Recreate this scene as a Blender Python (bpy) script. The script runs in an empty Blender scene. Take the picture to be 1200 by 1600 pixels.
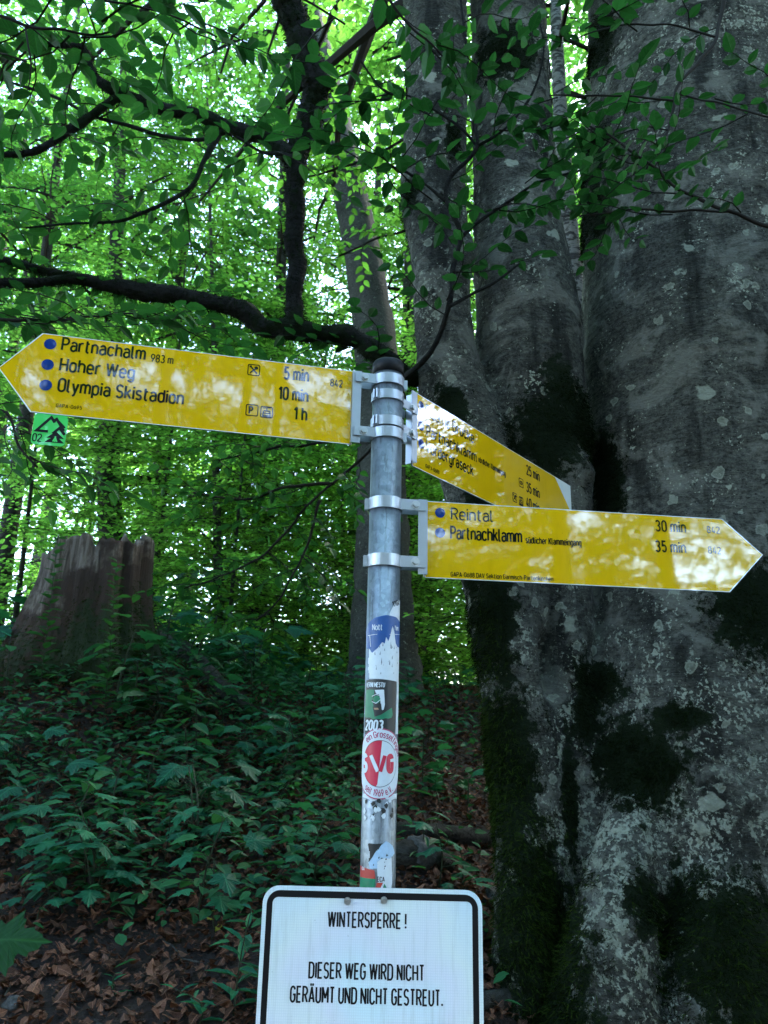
import bpy, math, random
import numpy as np
from mathutils import Vector, Matrix, noise
R = math.radians
PI = math.pi
sc = bpy.context.scene
rng = np.random.default_rng(7)
random.seed(7)

# ------------------------------------------------------------------ camera, sky, sun, exposure
PITCH, ROLL, FPX = R(16), R(1.2), 1202.0
CAM = np.array([0.0, 0.0, 1.6])
FWD = np.array([0, math.cos(PITCH), math.sin(PITCH)])
_u = np.array([0, -math.sin(PITCH), math.cos(PITCH)])
_r = np.array([1.0, 0, 0])
RT = math.cos(ROLL) * _r + math.sin(ROLL) * _u
UP = -math.sin(ROLL) * _r + math.cos(ROLL) * _u
cd = bpy.data.cameras.new('camera')
cam = bpy.data.objects.new('camera', cd)
sc.collection.objects.link(cam)
cam.matrix_world = Matrix(((RT[0], UP[0], -FWD[0], CAM[0]), (RT[1], UP[1], -FWD[1], CAM[1]),
                           (RT[2], UP[2], -FWD[2], CAM[2]), (0, 0, 0, 1)))
cd.sensor_fit = 'VERTICAL'
cd.sensor_height = 36.0
cd.sensor_width = 27.0
cd.lens = 36.0 * FPX / 1600.0
cd.clip_start = 0.05
cd.clip_end = 500
cd.dof.use_dof = True
cd.dof.focus_distance = 1.85
cd.dof.aperture_fstop = 8.0
sc.camera = cam

SUN_EL, SUN_AZ = R(46), R(42)
w = bpy.data.worlds.new('World')
sc.world = w
w.use_nodes = True
wn = w.node_tree
wn.nodes.clear()
wo = wn.nodes.new('ShaderNodeOutputWorld')
wb = wn.nodes.new('ShaderNodeBackground')
ws = wn.nodes.new('ShaderNodeTexSky')
ws.sky_type = 'NISHITA'
ws.sun_disc = False
ws.sun_elevation = SUN_EL
ws.sun_rotation = SUN_AZ
ws.air_density = 1.0
ws.dust_density = 0.8
wb.inputs['Strength'].default_value = 0.15
wn.links.new(ws.outputs[0], wb.inputs[0])
wn.links.new(wb.outputs[0], wo.inputs[0])
sd = bpy.data.lights.new('sun', 'SUN')
sd.energy = 2.0
sd.angle = R(12)
sd.color = (1.0, 0.96, 0.88)
so = bpy.data.objects.new('sun', sd)
sc.collection.objects.link(so)
sdir = Vector((math.sin(SUN_AZ) * math.cos(SUN_EL), math.cos(SUN_AZ) * math.cos(SUN_EL), math.sin(SUN_EL)))
so.rotation_euler = sdir.to_track_quat('Z', 'Y').to_euler()

sc.render.engine = 'CYCLES'
sc.view_settings.view_transform = 'Standard'
sc.view_settings.look = 'None'
sc.view_settings.exposure = 3.85
sc.view_settings.gamma = 1.0
cy = sc.cycles
cy.use_denoising = True
cy.max_bounces = 5
cy.diffuse_bounces = 3
cy.glossy_bounces = 3
cy.transmission_bounces = 3
cy.transparent_max_bounces = 4
cy.caustics_reflective = False
cy.caustics_refractive = False
cy.sample_clamp_indirect = 8.0

# ------------------------------------------------------------------ helpers
def ray(px, py):
    return FWD * FPX + RT * (px - 600.0) + UP * (800.0 - py)

def P(px, py, Y):
    """the point at distance Y (metres along +y) that stands there in the photograph"""
    d = ray(px, py)
    return CAM + d * (Y / d[1])

def depth(p):
    return float((np.asarray(p) - CAM) @ FWD)

def tag(o, label=None, cat=None, group=None, kind=None):
    if label: o['label'] = label
    if cat: o['category'] = cat
    if group: o['group'] = group
    if kind: o['kind'] = kind
    return o

def empty(name, loc=(0, 0, 0), rz=0.0):
    o = bpy.data.objects.new(name, None)
    o.empty_display_size = 0.1
    o.location = loc
    o.rotation_euler = (0, 0, rz)
    sc.collection.objects.link(o)
    return o

def link_mesh(name, me, parent=None, world_parent=None):
    o = bpy.data.objects.new(name, me)
    sc.collection.objects.link(o)
    if parent is not None:
        o.parent = parent
    return o

def copy_tree(o, parent=None):
    c = o.copy()
    sc.collection.objects.link(c)
    if parent is not None:
        c.parent = parent
    for ch in list(o.children):
        copy_tree(ch, c)
    return c

class Geo:
    """collects triangles / quads; builds ONE mesh"""
    def __init__(s):
        s.V, s.T, s.M, s.A, s.n = [], [], [], {}, 0
    def add(s, V, F, mi=0, **attrs):
        V = np.asarray(V, float).reshape(-1, 3)
        F = np.asarray(F, int)
        if F.ndim == 1: F = F.reshape(1, -1)
        if F.shape[1] == 4:
            F = np.concatenate([F[:, [0, 1, 2]], F[:, [0, 2, 3]]])
        s.V.append(V)
        s.T.append(F + s.n)
        s.M.append(np.broadcast_to(np.asarray(mi), (len(F),)) if np.ndim(mi) == 0 else np.asarray(mi))
        for k, v in attrs.items():
            s.A.setdefault(k, []).append((s.n, np.asarray(v, float)))
        s.n += len(V)
    def poly(s, pts, mi=0):
        pts = np.asarray(pts, float)
        n = len(pts)
        s.add(pts, [[0, i, i + 1] for i in range(1, n - 1)], mi)
    def build(s, name, mats, parent=None, smooth=False):
        V = np.concatenate(s.V)
        T = np.concatenate(s.T)
        M = np.concatenate(s.M)
        me = bpy.data.meshes.new(name)
        me.vertices.add(len(V))
        me.vertices.foreach_set('co', V.astype(np.float32).ravel())
        me.loops.add(T.size)
        me.loops.foreach_set('vertex_index', T.astype(np.int32).ravel())
        me.polygons.add(len(T))
        me.polygons.foreach_set('loop_start', np.arange(0, T.size, 3, dtype=np.int32))
        me.polygons.foreach_set('material_index', M.astype(np.int32))
        me.polygons.foreach_set('use_smooth', np.full(len(T), smooth))
        for m in (mats if isinstance(mats, (list, tuple)) else [mats]):
            me.materials.append(m)
        for k, lst in s.A.items():
            dim = lst[0][1].ndim
            if dim == 1:
                a = np.zeros(len(V), np.float32)
                for st, v in lst: a[st:st + len(v)] = v
                at = me.attributes.new(k, 'FLOAT', 'POINT')
                at.data.foreach_set('value', a)
            else:
                a = np.zeros((len(V), 3), np.float32)
                for st, v in lst: a[st:st + len(v)] = v
                at = me.attributes.new(k, 'FLOAT_VECTOR', 'POINT')
                at.data.foreach_set('vector', a.ravel())
        me.update()
        me.validate()
        return link_mesh(name, me, parent)

def box(g, x0, x1, y0, y1, z0, z1, mi=0):
    V = [(x, y, z) for x in (x0, x1) for y in (y0, y1) for z in (z0, z1)]
    g.add(V, [[0, 1, 3, 2], [4, 6, 7, 5], [0, 4, 5, 1], [2, 3, 7, 6], [0, 2, 6, 4], [1, 5, 7, 3]], mi)

def extrude(g, poly, y0, y1, mi=0, mside=None, mback=None):
    """poly in (x,z), front face at y0 (towards -y), back at y1; convex-ish fan"""
    p = np.asarray(poly, float)
    n = len(p)
    c = p.mean(0)
    F = np.column_stack([p[:, 0], np.full(n, y0), p[:, 1]])
    B = np.column_stack([p[:, 0], np.full(n, y1), p[:, 1]])
    cf, cb = np.array([[c[0], y0, c[1]]]), np.array([[c[0], y1, c[1]]])
    idx = np.arange(n)
    nx = (idx + 1) % n
    g.add(np.concatenate([F, cf]), np.column_stack([idx, nx, np.full(n, n)]), mi)
    g.add(np.concatenate([B, cb]), np.column_stack([nx, idx, np.full(n, n)]), mi if mback is None else mback)
    g.add(np.concatenate([F, B]), np.column_stack([idx, idx + n, nx + n, nx]), mi if mside is None else mside)

def ring_poly(g, outer, inner, y0, mi=0):
    n = len(outer)
    o = np.column_stack([np.asarray(outer)[:, 0], np.full(n, y0), np.asarray(outer)[:, 1]])
    i = np.column_stack([np.asarray(inner)[:, 0], np.full(n, y0), np.asarray(inner)[:, 1]])
    k = np.arange(n)
    g.add(np.concatenate([o, i]), np.column_stack([k, (k + 1) % n, (k + 1) % n + n, k + n]), mi)

def rrect(x0, x1, z0, z1, r, n=6):
    pts = []
    for cx, cz, a0 in ((x1 - r, z1 - r, 0), (x0 + r, z1 - r, 90), (x0 + r, z0 + r, 180), (x1 - r, z0 + r, 270)):
        for k in range(n + 1):
            a = R(a0 + 90 * k / n)
            pts.append((cx + r * math.cos(a), cz + r * math.sin(a)))
    return pts

def smooth_path(pts, per=6):
    p = np.asarray(pts, float)
    if len(p) < 3:
        t = np.linspace(0, 1, per + 1)[:, None]
        return p[0] * (1 - t) + p[-1] * t
    q = np.concatenate([[2 * p[0] - p[1]], p, [2 * p[-1] - p[-2]]])
    out = []
    for i in range(1, len(q) - 2):
        a, b, c, d = q[i - 1], q[i], q[i + 1], q[i + 2]
        for k in range(per):
            t = k / per
            out.append(0.5 * ((2 * b) + (-a + c) * t + (2 * a - 5 * b + 4 * c - d) * t * t + (-a + 3 * b - 3 * c + d) * t ** 3))
    out.append(p[-1])
    return np.array(out)

def tube(g, pts, rad, ns=8, mi=0, caps=True, rough=0.0, **kw):
    """swept tube; pts (n,3), rad (n,)"""
    p = np.asarray(pts, float)
    n = len(p)
    rad = np.broadcast_to(np.asarray(rad, float), (n,))
    tg = np.gradient(p, axis=0)
    tg /= np.linalg.norm(tg, axis=1)[:, None] + 1e-12
    ref = np.array([0, 1.0, 0]) if abs(tg[0][1]) < 0.9 else np.array([1.0, 0, 0])
    nrm = np.cross(tg[0], ref); nrm /= np.linalg.norm(nrm)
    V = []
    ang = np.arange(ns) * 2 * PI / ns
    for i in range(n):
        nrm = nrm - tg[i] * (nrm @ tg[i]); nrm /= np.linalg.norm(nrm) + 1e-12
        b = np.cross(tg[i], nrm)
        rr = rad[i] * (1 + (rng.uniform(-rough, rough, ns) if rough else 0))
        V.append(p[i] + (np.cos(ang) * rr)[:, None] * nrm + (np.sin(ang) * rr)[:, None] * b)
    V = np.concatenate(V)
    k = np.arange(ns)
    F = np.concatenate([np.column_stack([i * ns + k, i * ns + (k + 1) % ns, (i + 1) * ns + (k + 1) % ns, (i + 1) * ns + k]) for i in range(n - 1)])
    F = np.concatenate([F[:, [0, 1, 2]], F[:, [0, 2, 3]]])
    if caps:
        V = np.concatenate([V, p[:1], p[-1:]])
        c0, c1 = n * ns, n * ns + 1
        F = np.concatenate([F, np.column_stack([(k + 1) % ns, k, np.full(ns, c0)]),
                            np.column_stack([(n - 1) * ns + k, (n - 1) * ns + (k + 1) % ns, np.full(ns, c1)])])
    g.add(V, F, mi, **{a: np.full(len(V), v) for a, v in kw.items()})

def lathe(g, prof, ns=32, c=(0, 0), mi=0, a0=0, a1=2 * PI):
    """prof: (r, z) list, around the vertical axis at c"""
    full = abs(a1 - a0 - 2 * PI) < 1e-6
    m = ns if full else ns + 1
    a = a0 + (a1 - a0) * np.arange(m) / ns
    V = np.concatenate([np.column_stack([c[0] + r * np.cos(a), c[1] + r * np.sin(a), np.full(m, z)]) for r, z in prof])
    F = []
    for i in range(len(prof) - 1):
        for k in range(ns):
            k2 = (k + 1) % m
            F.append([i * m + k, i * m + k2, (i + 1) * m + k2, (i + 1) * m + k])
    g.add(V, F, mi)

# ------------------------------------------------------------------ materials
def new_mat(name):
    m = bpy.data.materials.new(name)
    m.use_nodes = True
    nt = m.node_tree
    nt.nodes.clear()
    out = nt.nodes.new('ShaderNodeOutputMaterial')
    return m, nt, out

class NT:
    def __init__(s, nt): s.nt = nt
    def n(s, typ, ins=None, **props):
        nd = s.nt.nodes.new('ShaderNode' + typ)
        for k, v in props.items(): setattr(nd, k, v)
        for k, v in (ins or {}).items():
            sock = nd.inputs[k]
            if isinstance(v, bpy.types.NodeSocket): s.nt.links.new(v, sock)
            else: sock.default_value = v
        return nd
    def noise(s, vec, scale, detail=4, rough=0.6, dist=0.0):
        return s.n('TexNoise', {'Vector': vec, 'Scale': scale, 'Detail': detail, 'Roughness': rough, 'Distortion': dist}).outputs[0]
    def ramp(s, fac, stops, interp='LINEAR'):
        nd = s.n('ValToRGB', {'Fac': fac})
        nd.color_ramp.interpolation = interp
        el = nd.color_ramp.elements
        while len(el) < len(stops): el.new(0.5)
        for e, (p, c) in zip(el, stops):
            e.position = p
            e.color = (c, c, c, 1) if np.isscalar(c) else tuple(c) + (1,)
        return nd.outputs[0]
    def mix(s, fac, a, b, blend='MIX'):
        nd = s.n('Mix', data_type='RGBA', blend_type=blend)
        for sock, v in ((nd.inputs[0], fac), (nd.inputs[6], a), (nd.inputs[7], b)):
            if isinstance(v, bpy.types.NodeSocket): s.nt.links.new(v, sock)
            elif np.isscalar(v): sock.default_value = v
            else: sock.default_value = tuple(v) + ((1,) if len(v) == 3 else ())
        return nd.outputs[2]
    def math(s, op, a, b=0.0, c=0.0):
        nd = s.n('Math', operation=op)
        for i, v in enumerate((a, b, c)):
            if isinstance(v, bpy.types.NodeSocket): s.nt.links.new(v, nd.inputs[i])
            else: nd.inputs[i].default_value = v
        return nd.outputs[0]
    def attr(s, name):
        return s.n('Attribute', attribute_name=name)
    def obj(s, scale=(1, 1, 1)):
        tc = s.n('TexCoord')
        if scale == (1, 1, 1): return tc.outputs['Object']
        return s.n('Mapping', {'Vector': tc.outputs['Object'], 'Scale': scale}).outputs[0]
    def bump(s, h, strength=0.5, dist=0.01):
        return s.n('Bump', {'Height': h, 'Strength': strength, 'Distance': dist}).outputs[0]

def principled(t, out, **ins):
    b = t.n('BsdfPrincipled', {k.replace('_', ' '): v for k, v in ins.items()})
    t.nt.links.new(b.outputs[0], out.inputs[0])
    return b

def rgba(c): return tuple(c) + (1.0,)

def simple_mat(name, col, rough=0.5, metal=0.0, var=0.15, scale=60, bump=0.0, ior=1.5, spec=0.5):
    m, nt, out = new_mat(name)
    t = NT(nt)
    v = t.obj()
    nz = t.noise(v, scale, 5)
    c = t.mix(nz, [x * (1 - var) for x in col], [min(1, x * (1 + var)) for x in col])
    ins = dict(Base_Color=c, Roughness=rough, Metallic=metal, IOR=ior, Specular_IOR_Level=spec)
    if bump: ins['Normal'] = t.bump(nz, bump, 0.002)
    principled(t, out, **ins)
    return m

def leaf_mat(name, dark, light, trans, gloss=0.025, tfac=0.5, rough=0.45):
    """leaf: reflected and transmitted light, veins as relief, every leaf a shade of its own"""
    m, nt, out = new_mat(name)
    t = NT(nt)
    rnd = t.attr('rnd').outputs['Fac']
    luv = t.attr('luv').outputs['Vector']
    sp = t.n('SeparateXYZ', {'Vector': luv})
    ax = t.math('ABSOLUTE', sp.outputs[0])
    vein = t.math('SINE', t.math('MULTIPLY', t.math('SUBTRACT', sp.outputs[1], t.math('MULTIPLY', ax, 0.9)), 52.0))
    veinline = t.ramp(vein, [(0.82, 0.0), (1.0, 1.0)])
    mid = t.ramp(ax, [(0.0, 1.0), (0.035, 0.0)])
    vl = t.math('MAXIMUM', t.math('MULTIPLY', veinline, 0.45), mid)
    col = t.mix(rnd, dark, light)
    blotch = t.noise(t.obj(), 35, 3)
    col = t.mix(t.math('MULTIPLY', blotch, 0.5), col, [x * 0.55 for x in dark])
    col2 = t.mix(t.math('MULTIPLY', vl, 0.35), col, [min(1, x * 2.2 + 0.01) for x in light])
    tcol = t.mix(rnd, [x * 0.38 for x in trans], [x * 1.1 for x in trans])
    tcol = t.mix(t.math('MULTIPLY', vl, 0.4), tcol, [x * 0.4 for x in trans])
    nrm = t.bump(t.math('ADD', vein, t.math('MULTIPLY', mid, -2.0)), 0.25, 0.002)
    d = t.n('BsdfDiffuse', {'Color': col2, 'Normal': nrm}).outputs[0]
    tr = t.n('BsdfTranslucent', {'Color': tcol}).outputs[0]
    gl = t.n('BsdfGlossy', {'Color': (1, 1, 1, 1), 'Roughness': rough, 'Normal': nrm}).outputs[0]
    mx = t.n('MixShader', {0: tfac, 1: d, 2: tr}).outputs[0]
    fr = t.n('Fresnel', {'IOR': 1.42}).outputs[0]
    mx2 = t.n('MixShader', {0: t.math('MINIMUM', t.math('MULTIPLY', fr, gloss / 0.05 * 0.7), gloss * 1.6), 1: mx, 2: gl}).outputs[0]
    nt.links.new(mx2, out.inputs[0])
    return m

def bark_mat(name, dark, light, lichen=(0.30, 0.34, 0.28), lich=0.45, mosscol=(0.005, 0.010, 0.003), scale=1.0, zs=2.2, crack=0.0, disc=True, rich=False):
    m, nt, out = new_mat(name)
    t = NT(nt)
    v = t.obj((1, 1, zs))
    v1 = t.obj()
    n1 = t.noise(v, 22 * scale, 8, 0.68, 0.3)
    n2 = t.noise(v1, 3.0 * scale, 4, 0.55)
    n3 = t.noise(v1, 60 * scale, 6, 0.75)
    base = t.mix(t.ramp(n1, [(0.32, 0.0), (0.68, 1.0)]), dark, light)
    base = t.mix(t.ramp(n2, [(0.35, 0.75), (0.62, 0.0)]), base, [x * 0.42 for x in dark])
    base = t.mix(t.ramp(n3, [(0.40, 0.0), (0.75, 0.55)]), base, [x * 1.5 for x in light])
    if rich:
        # water stains down the stem, creases across it, dark pits
        stn = t.noise(t.obj((2.6, 2.6, .32)), 2.2, 6, 0.62, 0.4)
        base = t.mix(t.ramp(stn, [(0.50, 0.0), (0.62, 0.80)]), base, [x * 0.38 for x in dark])
        cr = t.noise(t.obj((1.0, 1.0, 5.5)), 7.0, 6, 0.62, 0.9)
        crl = t.ramp(cr, [(0.470, 0.0), (0.492, 1.0), (0.508, 1.0), (0.530, 0.0)])
        base = t.mix(t.math('MULTIPLY', crl, 0.55), base, [x * 0.35 for x in dark])
        pit = t.noise(t.obj((1.0, 1.0, 1.7)), 75, 3, 0.55)
        base = t.mix(t.ramp(pit, [(0.60, 0.0), (0.66, 0.8)]), base, [x * 0.3 for x in dark])
        pale = t.noise(v1, 5.0, 7, 0.66, 0.6)
        base = t.mix(t.ramp(pale, [(0.52, 0.0), (0.60, 0.55)]), base, [x * 1.55 for x in light])
    # crusty pale lichen: a large field broken by a fine one; the attribute says where the bark carries more
    la = t.attr('lich').outputs['Fac']
    nl = t.noise(v1, 24 * scale, 7, 0.68, 0.5)
    nl2 = t.noise(v1, 45 * scale, 5, 0.7)
    f = t.math('ADD', t.math('ADD', t.math('MULTIPLY', nl, 0.62), t.math('MULTIPLY', nl2, 0.38)), t.math('MULTIPLY', la, 0.105))
    lf = t.ramp(f, [(1.0 - lich, 0.0), (1.0 - lich + 0.035, 1.0)])
    lcol = t.mix(nl2, [x * 0.55 for x in lichen], lichen)
    col = t.mix(lf, base, lcol)
    if rich:
        fl = t.noise(v1, 70, 4, 0.6, 0.3)
        fm = t.noise(v1, 6.0, 4, 0.6)
        ff = t.math('ADD', t.math('MULTIPLY', fl, 0.6), t.math('ADD', t.math('MULTIPLY', fm, 0.4), t.math('MULTIPLY', la, 0.07)))
        col = t.mix(t.ramp(ff, [(0.585, 0.0), (0.615, 0.9)]), col, [x * 1.15 for x in lichen])
        vo2 = t.n('TexVoronoi', {'Vector': t.n('VectorMath', {0: v1, 1: t.n('VectorMath', {0: t.n('TexNoise', {'Vector': v1, 'Scale': 30.0, 'Detail': 3.0}).outputs[1], 3: 0.05}, operation='SCALE').outputs[0]}, operation='ADD').outputs[0], 'Scale': 11.0})
        pk2 = t.math('GREATER_THAN', t.n('SeparateColor', {0: vo2.outputs['Color']}).outputs[1], 0.70)
        rg = t.ramp(vo2.outputs['Distance'], [(0.0, 0.35), (0.14, 0.6), (0.21, 1.0), (0.24, 0.0)])
        col = t.mix(t.math('MULTIPLY', t.math('MULTIPLY', pk2, rg), 0.75), col, [x * 1.05 for x in lichen])
    if disc:
        dv = t.n('VectorMath', {0: v1, 1: t.n('VectorMath', {0: t.n('TexNoise', {'Vector': v1, 'Scale': 14.0, 'Detail': 3.0}).outputs[1], 3: 0.09}, operation='SCALE').outputs[0]}, operation='ADD').outputs[0]
        vo = t.n('TexVoronoi', {'Vector': dv, 'Scale': 5.5})
        pick = t.math('GREATER_THAN', t.n('SeparateColor', {0: vo.outputs['Color']}).outputs[0], 0.62)
        ds = t.math('MULTIPLY', pick, t.ramp(vo.outputs['Distance'], [(0.16, 1.0), (0.19, 0.0)]))
        col = t.mix(t.math('MULTIPLY', ds, 0.8), col, t.mix(nl2, [x * 0.7 for x in lichen], [x * 1.25 for x in lichen]))
    if crack:
        vc = t.n('TexVoronoi', {'Vector': t.obj((1, 1, 0.6)), 'Scale': 30.0 * scale}, feature='DISTANCE_TO_EDGE').outputs['Distance']
        ck = t.ramp(vc, [(0.0, crack), (0.09, 0.0)])
        col = t.mix(ck, col, [x * 0.2 for x in dark])
    # dark moss where the attribute has it, with a ragged edge
    ma = t.attr('moss').outputs['Fac']
    nm = t.noise(v1, 20 * scale, 8, 0.75)
    mf = t.ramp(t.math('ADD', ma, t.math('MULTIPLY', t.math('SUBTRACT', nm, 0.5), 2.2)), [(0.45, 0.0), (0.56, 1.0)])
    mc = t.mix(t.noise(v1, 90, 4), [x * 0.5 for x in mosscol], [x * 1.6 for x in mosscol])
    col = t.mix(mf, col, mc)
    h = t.math('ADD', t.math('MULTIPLY', n1, 0.6), t.math('ADD', t.math('MULTIPLY', n3, 0.35), t.math('MULTIPLY', lf, 0.12)))
    principled(t, out, Base_Color=col, Roughness=0.85, Specular_IOR_Level=0.12, Normal=t.bump(h, 1.0, 0.03))
    return m

M = {}
M['leaf_far'] = leaf_mat('leaf_far', (0.012, 0.072, 0.016), (0.045, 0.140, 0.022), (0.18, 0.50, 0.055), tfac=0.6, gloss=0.012)
M['leaf_young_backlit'] = leaf_mat('leaf_young_backlit', (0.025, 0.11, 0.020), (0.070, 0.19, 0.025), (0.38, 0.84, 0.11), tfac=0.72, gloss=0.012)  # pale sapling leaves, brightened further to stand in for missing backlight
M['leaf_mid'] = leaf_mat('leaf_mid', (0.007, 0.052, 0.014), (0.028, 0.100, 0.020), (0.09, 0.34, 0.05), tfac=0.55, gloss=0.012)
M['leaf_herb'] = leaf_mat('leaf_herb', (0.006, 0.060, 0.026), (0.030, 0.155, 0.050), (0.06, 0.25, 0.05), tfac=0.35, gloss=0.022)
M['leaf_near'] = leaf_mat('leaf_near', (0.004, 0.036, 0.013), (0.026, 0.105, 0.022), (0.045, 0.20, 0.03), tfac=0.38, gloss=.02)
M['leaf_maple'] = leaf_mat('leaf_maple', (0.005, 0.078, 0.044), (0.024, 0.175, 0.078), (0.04, 0.22, 0.06), tfac=0.35, gloss=0.018)
M['leaf_yellow'] = leaf_mat('leaf_yellow', (0.35, 0.36, 0.03), (0.45, 0.42, 0.05), (0.4, 0.4, 0.04))
M['litter'] = leaf_mat('litter', (0.036, 0.017, 0.011), (0.25, 0.120, 0.075), (0.12, 0.05, 0.02), tfac=0.15, gloss=0.012)
M['twig'] = simple_mat('twig', (0.016, 0.014, 0.011), 0.8, var=0.5, scale=40, spec=.15)
M['stem'] = simple_mat('stem', (0.020, 0.030, 0.014), 0.7, var=0.4, scale=50, spec=.2)
M['moss'] = simple_mat('moss', (0.0055, 0.010, 0.003), 0.95, var=0.6, scale=25, spec=.0)
M['moss_green'] = simple_mat('moss_green', (0.022, 0.038, 0.007), 0.95, var=0.6, scale=12, spec=.0)
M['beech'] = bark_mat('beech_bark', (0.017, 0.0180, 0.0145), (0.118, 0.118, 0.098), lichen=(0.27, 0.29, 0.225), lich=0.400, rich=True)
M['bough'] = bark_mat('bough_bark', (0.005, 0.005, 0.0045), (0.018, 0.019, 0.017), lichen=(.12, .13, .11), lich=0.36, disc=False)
M['bark_grey'] = bark_mat('grey_bark', (0.022, 0.023, 0.020), (0.080, 0.080, 0.070), lich=0.41, mosscol=(0.012, 0.02, 0.006), disc=False)
M['bark_dark'] = bark_mat('dark_bark', (0.015, 0.015, 0.013), (0.060, 0.058, 0.050), lichen=(.16, .18, .14), lich=0.40, disc=False)
def flaky():
    m, nt, out = new_mat('flaky_bark')
    t = NT(nt)
    v = t.obj((5, 5, 11))
    n1 = t.noise(v, 2.2, 6, 0.6, 1.2)
    n2 = t.noise(t.obj(), 50, 5, 0.7)
    c = t.mix(t.ramp(n1, [(0.46, 0.0), (0.52, 1.0)]), (0.020, 0.019, 0.018), t.mix(n2, (0.09, 0.09, 0.085), (0.26, 0.26, 0.245)))
    principled(t, out, Base_Color=c, Roughness=0.8, Normal=t.bump(n1, 1.0, 0.03))
    return m
M['flaky'] = flaky()
def soil():
    m, nt, out = new_mat('forest_soil')
    t = NT(nt)
    v = t.obj()
    n1 = t.noise(v, 9, 8, 0.7)
    n2 = t.noise(v, 45, 6, 0.7)
    c = t.mix(n1, (0.006, 0.004, 0.003), (0.028, 0.016, 0.011))
    c = t.mix(t.ramp(n2, [(0.5, 0.0), (0.7, 0.8)]), c, (0.06, 0.03, 0.02))
    principled(t, out, Base_Color=c, Roughness=0.95, Normal=t.bump(n2, 1.0, 0.03))
    return m
M['soil'] = soil()
def stump_mat():
    m, nt, out = new_mat('rotten_wood')
    t = NT(nt)
    v = t.obj((9, 9, 1.1))
    n1 = t.noise(v, 3.2, 7, 0.7, 0.5)
    n2 = t.noise(t.obj(), 4, 5, 0.6)
    ma = t.attr('moss').outputs['Fac']
    wood = t.ramp(n1, [(0.30, (0.020, 0.015, 0.012)), (0.46, (0.10, 0.068, 0.050)), (0.60, (0.25, 0.20, 0.165)), (0.8, (0.12, 0.045, 0.025))])
    bark = t.mix(t.noise(t.obj(), 14, 7, 0.7), (0.014, 0.009, 0.006), (0.075, 0.038, 0.024))
    c = t.mix(t.ramp(t.math('ADD', ma, t.math('MULTIPLY', t.math('SUBTRACT', n2, 0.5), 1.6)), [(0.35, 0.0), (0.5, 1.0)]), wood, bark)
    c = t.mix(t.ramp(t.math('ADD', ma, t.math('MULTIPLY', t.math('SUBTRACT', t.noise(t.obj(), 9, 7, .7), 0.5), 1.6)), [(0.75, 0.0), (0.95, 1.0)]), c, (0.016, 0.028, 0.007))
    principled(t, out, Base_Color=c, Roughness=0.9, Normal=t.bump(n1, 1.0, 0.03))
    return m
M['stump'] = stump_mat()
M['rock'] = bark_mat('rock', (0.05, 0.053, 0.055), (0.12, 0.125, 0.125), lich=0.4, disc=False, zs=1.0)

def steel():
    m, nt, out = new_mat('galvanised_steel')
    t = NT(nt)
    v = t.obj()
    sp = t.n('TexVoronoi', {'Vector': t.obj((1, 1, 0.8)), 'Scale': 110.0}).outputs['Color']
    spv = t.n('SeparateColor', {0: sp}).outputs[0]
    n1 = t.noise(t.obj((3, 3, 9)), 5, 7, 0.65, 0.6)
    n2 = t.noise(t.obj((14, 14, 2.0)), 6, 5, 0.7)
    c = t.mix(n1, (0.085, 0.10, 0.12), (0.30, 0.345, 0.385))
    c = t.mix(t.math('MULTIPLY', spv, 0.35), c, (0.44, 0.48, 0.51))
    c = t.mix(t.ramp(n2, [(0.52, 0.0), (0.66, 0.65)]), c, (0.07, 0.075, 0.075))
    r = t.math('ADD', 0.30, t.math('MULTIPLY', n1, 0.25))
    principled(t, out, Base_Color=c, Metallic=0.75, Roughness=r, Normal=t.bump(n1, 0.12, 0.002))
    return m
M['steel'] = steel()
M['aluminium'] = simple_mat('aluminium', (0.40, 0.42, 0.44), 0.36, 0.85, var=0.12, scale=30)
M['bolt'] = simple_mat('bolt_steel', (0.52, 0.53, 0.52), 0.3, 0.9, var=0.2, scale=200)
M['rubber'] = simple_mat('rubber_cap', (0.006, 0.0065, 0.0075), 0.5, var=0.3, spec=.2)

def enamel(name, col, rough=0.02, edge=False):
    """glossy sign foil: slightly uneven so that what it mirrors has ragged edges; grime in streaks"""
    m, nt, out = new_mat(name)
    t = NT(nt)
    v = t.obj()
    nb = t.noise(t.obj((6, 1, 40)), 3.0, 5, 0.6)
    nw = t.noise(v, 9, 2, 0.5)
    g = t.noise(t.obj((8, 1, 2)), 4, 7, 0.7)
    c = t.mix(t.ramp(g, [(0.5, 0.0), (0.8, 0.35)]), col, [x * 0.6 for x in col])
    sc1 = t.noise(t.obj((1.2, 1, 30)), 9, 6, 0.75, 0.8)
    sc2 = t.noise(v, 130, 3, 0.6)
    c = t.mix(t.ramp(sc1, [(0.66, 0.0), (0.72, 0.30)]), c, (0.20, 0.17, 0.07))
    c = t.mix(t.ramp(sc2, [(0.70, 0.0), (0.76, 0.45)]), c, (0.06, 0.06, 0.02))
    bmp = t.bump(t.math('ADD', t.math('MULTIPLY', nb, 0.5), t.math('MULTIPLY', nw, 0.3)), 0.012, 0.003)
    principled(t, out, Base_Color=c, Roughness=rough, IOR=1.5, Normal=bmp, Coat_Weight=1.0, Coat_Roughness=0.0, Coat_IOR=1.7, Coat_Normal=bmp)
    return m
M['yellow'] = enamel('yellow_foil', (0.74, 0.43, 0.003))
M['white_foil'] = enamel('white_foil', (0.72, 0.76, 0.72))
M['green_foil'] = enamel('green_foil', (0.08, 0.66, 0.13))
M['ink'] = simple_mat('black_ink', (0.006, 0.006, 0.007), 0.4, var=0.2, spec=.25)
M['ink_dark'] = simple_mat('dark_green_ink', (0.012, 0.03, 0.02), 0.35, var=0.2)
M['blue_dot'] = enamel('blue_ink', (0.006, 0.028, 0.19))
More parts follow.
